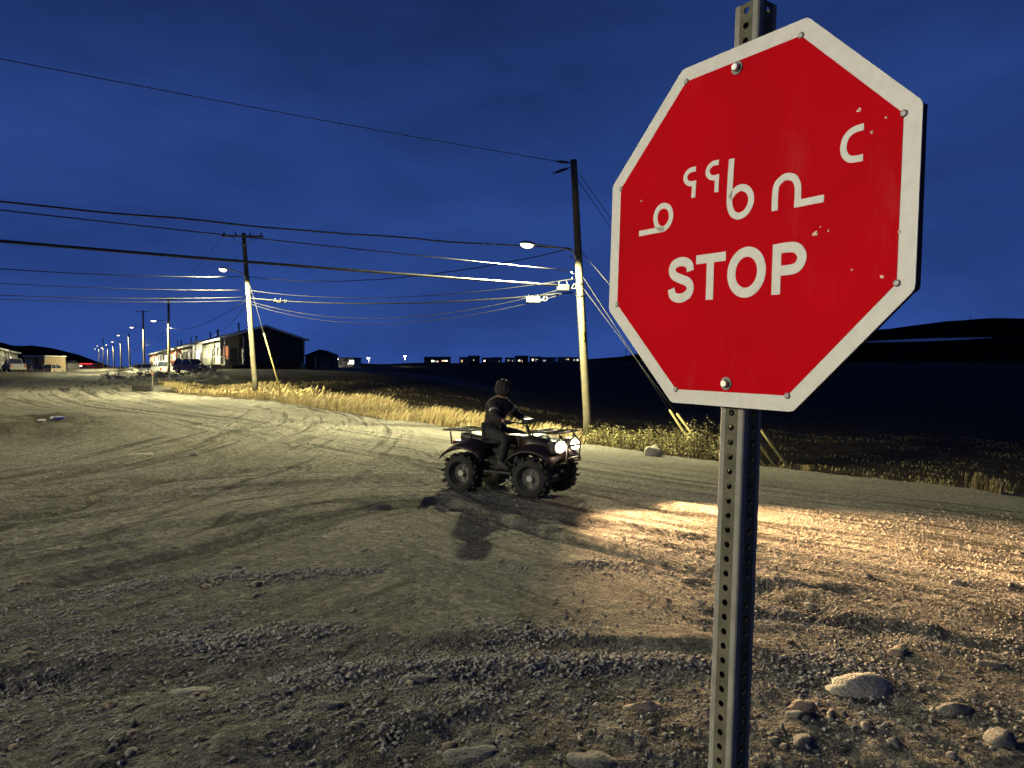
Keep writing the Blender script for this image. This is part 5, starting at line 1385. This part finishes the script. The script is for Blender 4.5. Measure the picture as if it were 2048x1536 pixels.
# low tundra tussocks on the dark ground beyond the grass
x = rng.uniform(-20, 45, 26000); y = rng.uniform(14, 70, 26000)
d, s = seg_dist(x, y, EDGE); sd = d * np.where(s < 0, 1, -1); cl = fbm(x, y, .4, 4, 151)
k = (sd > 2) & (rng.uniform(0, 1, len(x)) < np.clip(.3 + 1.6 * cl, 0, 1)); x, y, cl = x[k], y[k], cl[k]
blades('tundra_sedge', x, y, .10 * rng.uniform(.5, 1.5, len(x)) * (1 + cl), .008 + .0003 * y, np.clip(.02 + .3 * cl + rng.normal(0, .1, len(x)), 0, 1), 'short dark sedge on the tundra beyond the roadside grass', (.15, 0))

# leafy willow scrub from the nearest pole to behind the sign post
LV, LF, SVs, nl = [], [], MB(), 0
scr = random.Random(31)
for b_ in range(85):
    t = scr.uniform(0, 1); pxs = 1185 + 290 * t; dd0 = 26.6 - 5.2 * t + scr.uniform(0.2, 2.6)
    bx_, by_ = (pxs - CX) / FPX * dd0, dd0; bz = hz(bx_, by_)
    hgt = scr.uniform(.5, .95) + .6 * t ** 1.5 * scr.uniform(.4, 1.3)
    for st in range(scr.randint(3, 6)):
        ax, ay = scr.uniform(-.35, .35), scr.uniform(-.35, .35); hh = hgt * scr.uniform(.6, 1.1)
        top_ = Vector((bx_ + ax, by_ + ay, bz + hh)); root_ = Vector((bx_ + ax * .2, by_ + ay * .2, bz - .05)); midp = root_.lerp(top_, .5) + Vector((ax * .2, ay * .2, .05))
        SVs.tube([root_, midp, top_], [.012, .009, .004], 4, False)
        for lf in range(scr.randint(16, 26)):
            u = scr.uniform(.25, 1.05); p = root_.lerp(top_, u) + Vector((scr.gauss(0, .09), scr.gauss(0, .09), scr.gauss(0, .05)))
            ln, wd = scr.uniform(.035, .075), scr.uniform(.016, .03)
            a = scr.uniform(0, 6.28); e = scr.uniform(-.3, 1.1); dv = Vector((math.cos(a) * math.cos(e), math.sin(a) * math.cos(e), math.sin(e))); sv = dv.cross(Vector((scr.gauss(0, 1), scr.gauss(0, 1), scr.gauss(0, 1)))).normalized()
            LV += [p, p + dv * ln * .5 + sv * wd, p + dv * ln, p + dv * ln * .5 - sv * wd]; LF.append((4 * nl, 4 * nl + 1, 4 * nl + 2, 4 * nl + 3)); nl += 1
o = np_mesh('willow_scrub', np.array([tuple(v) for v in LV]), np.array(LF), M['leaf'], False); tag(o, 'low leafy willow scrub between the nearest pole and the sign post', kind='stuff')
st = SVs.build('stems', M['stem'], o); st['kind'] = 'stuff'

# broken rock on the bank below the houses
ICO2v, ICO2f = ico(1)
n = 900; u = rng.uniform(-26, 40, n); v = rng.uniform(-13.5, -3, n)
x = C0.x + UDIR[0] * u + VDIR[0] * v; y = C0.y + UDIR[1] * u + VDIR[1] * v; z = height(x, y)[0]
s = rng.uniform(.08, .34, n) * (rng.uniform(0, 1, n) ** .7 + .3)
V = ICO2v[None] * (1 + rng.uniform(-.3, .3, (n, 12, 1))) * np.stack([s * rng.uniform(.8, 1.4, n), s, s * rng.uniform(.5, .9, n)], -1)[:, None, :] + np.stack([x, y, z], -1)[:, None, :]
F = (ICO2f[None] + (np.arange(n) * 12)[:, None, None]).reshape(-1, 3)
o = np_mesh('bank_rubble', V.reshape(-1, 3), F, M['stone'], False); tag(o, 'broken rock rubble on the bank below the row houses', kind='stuff')
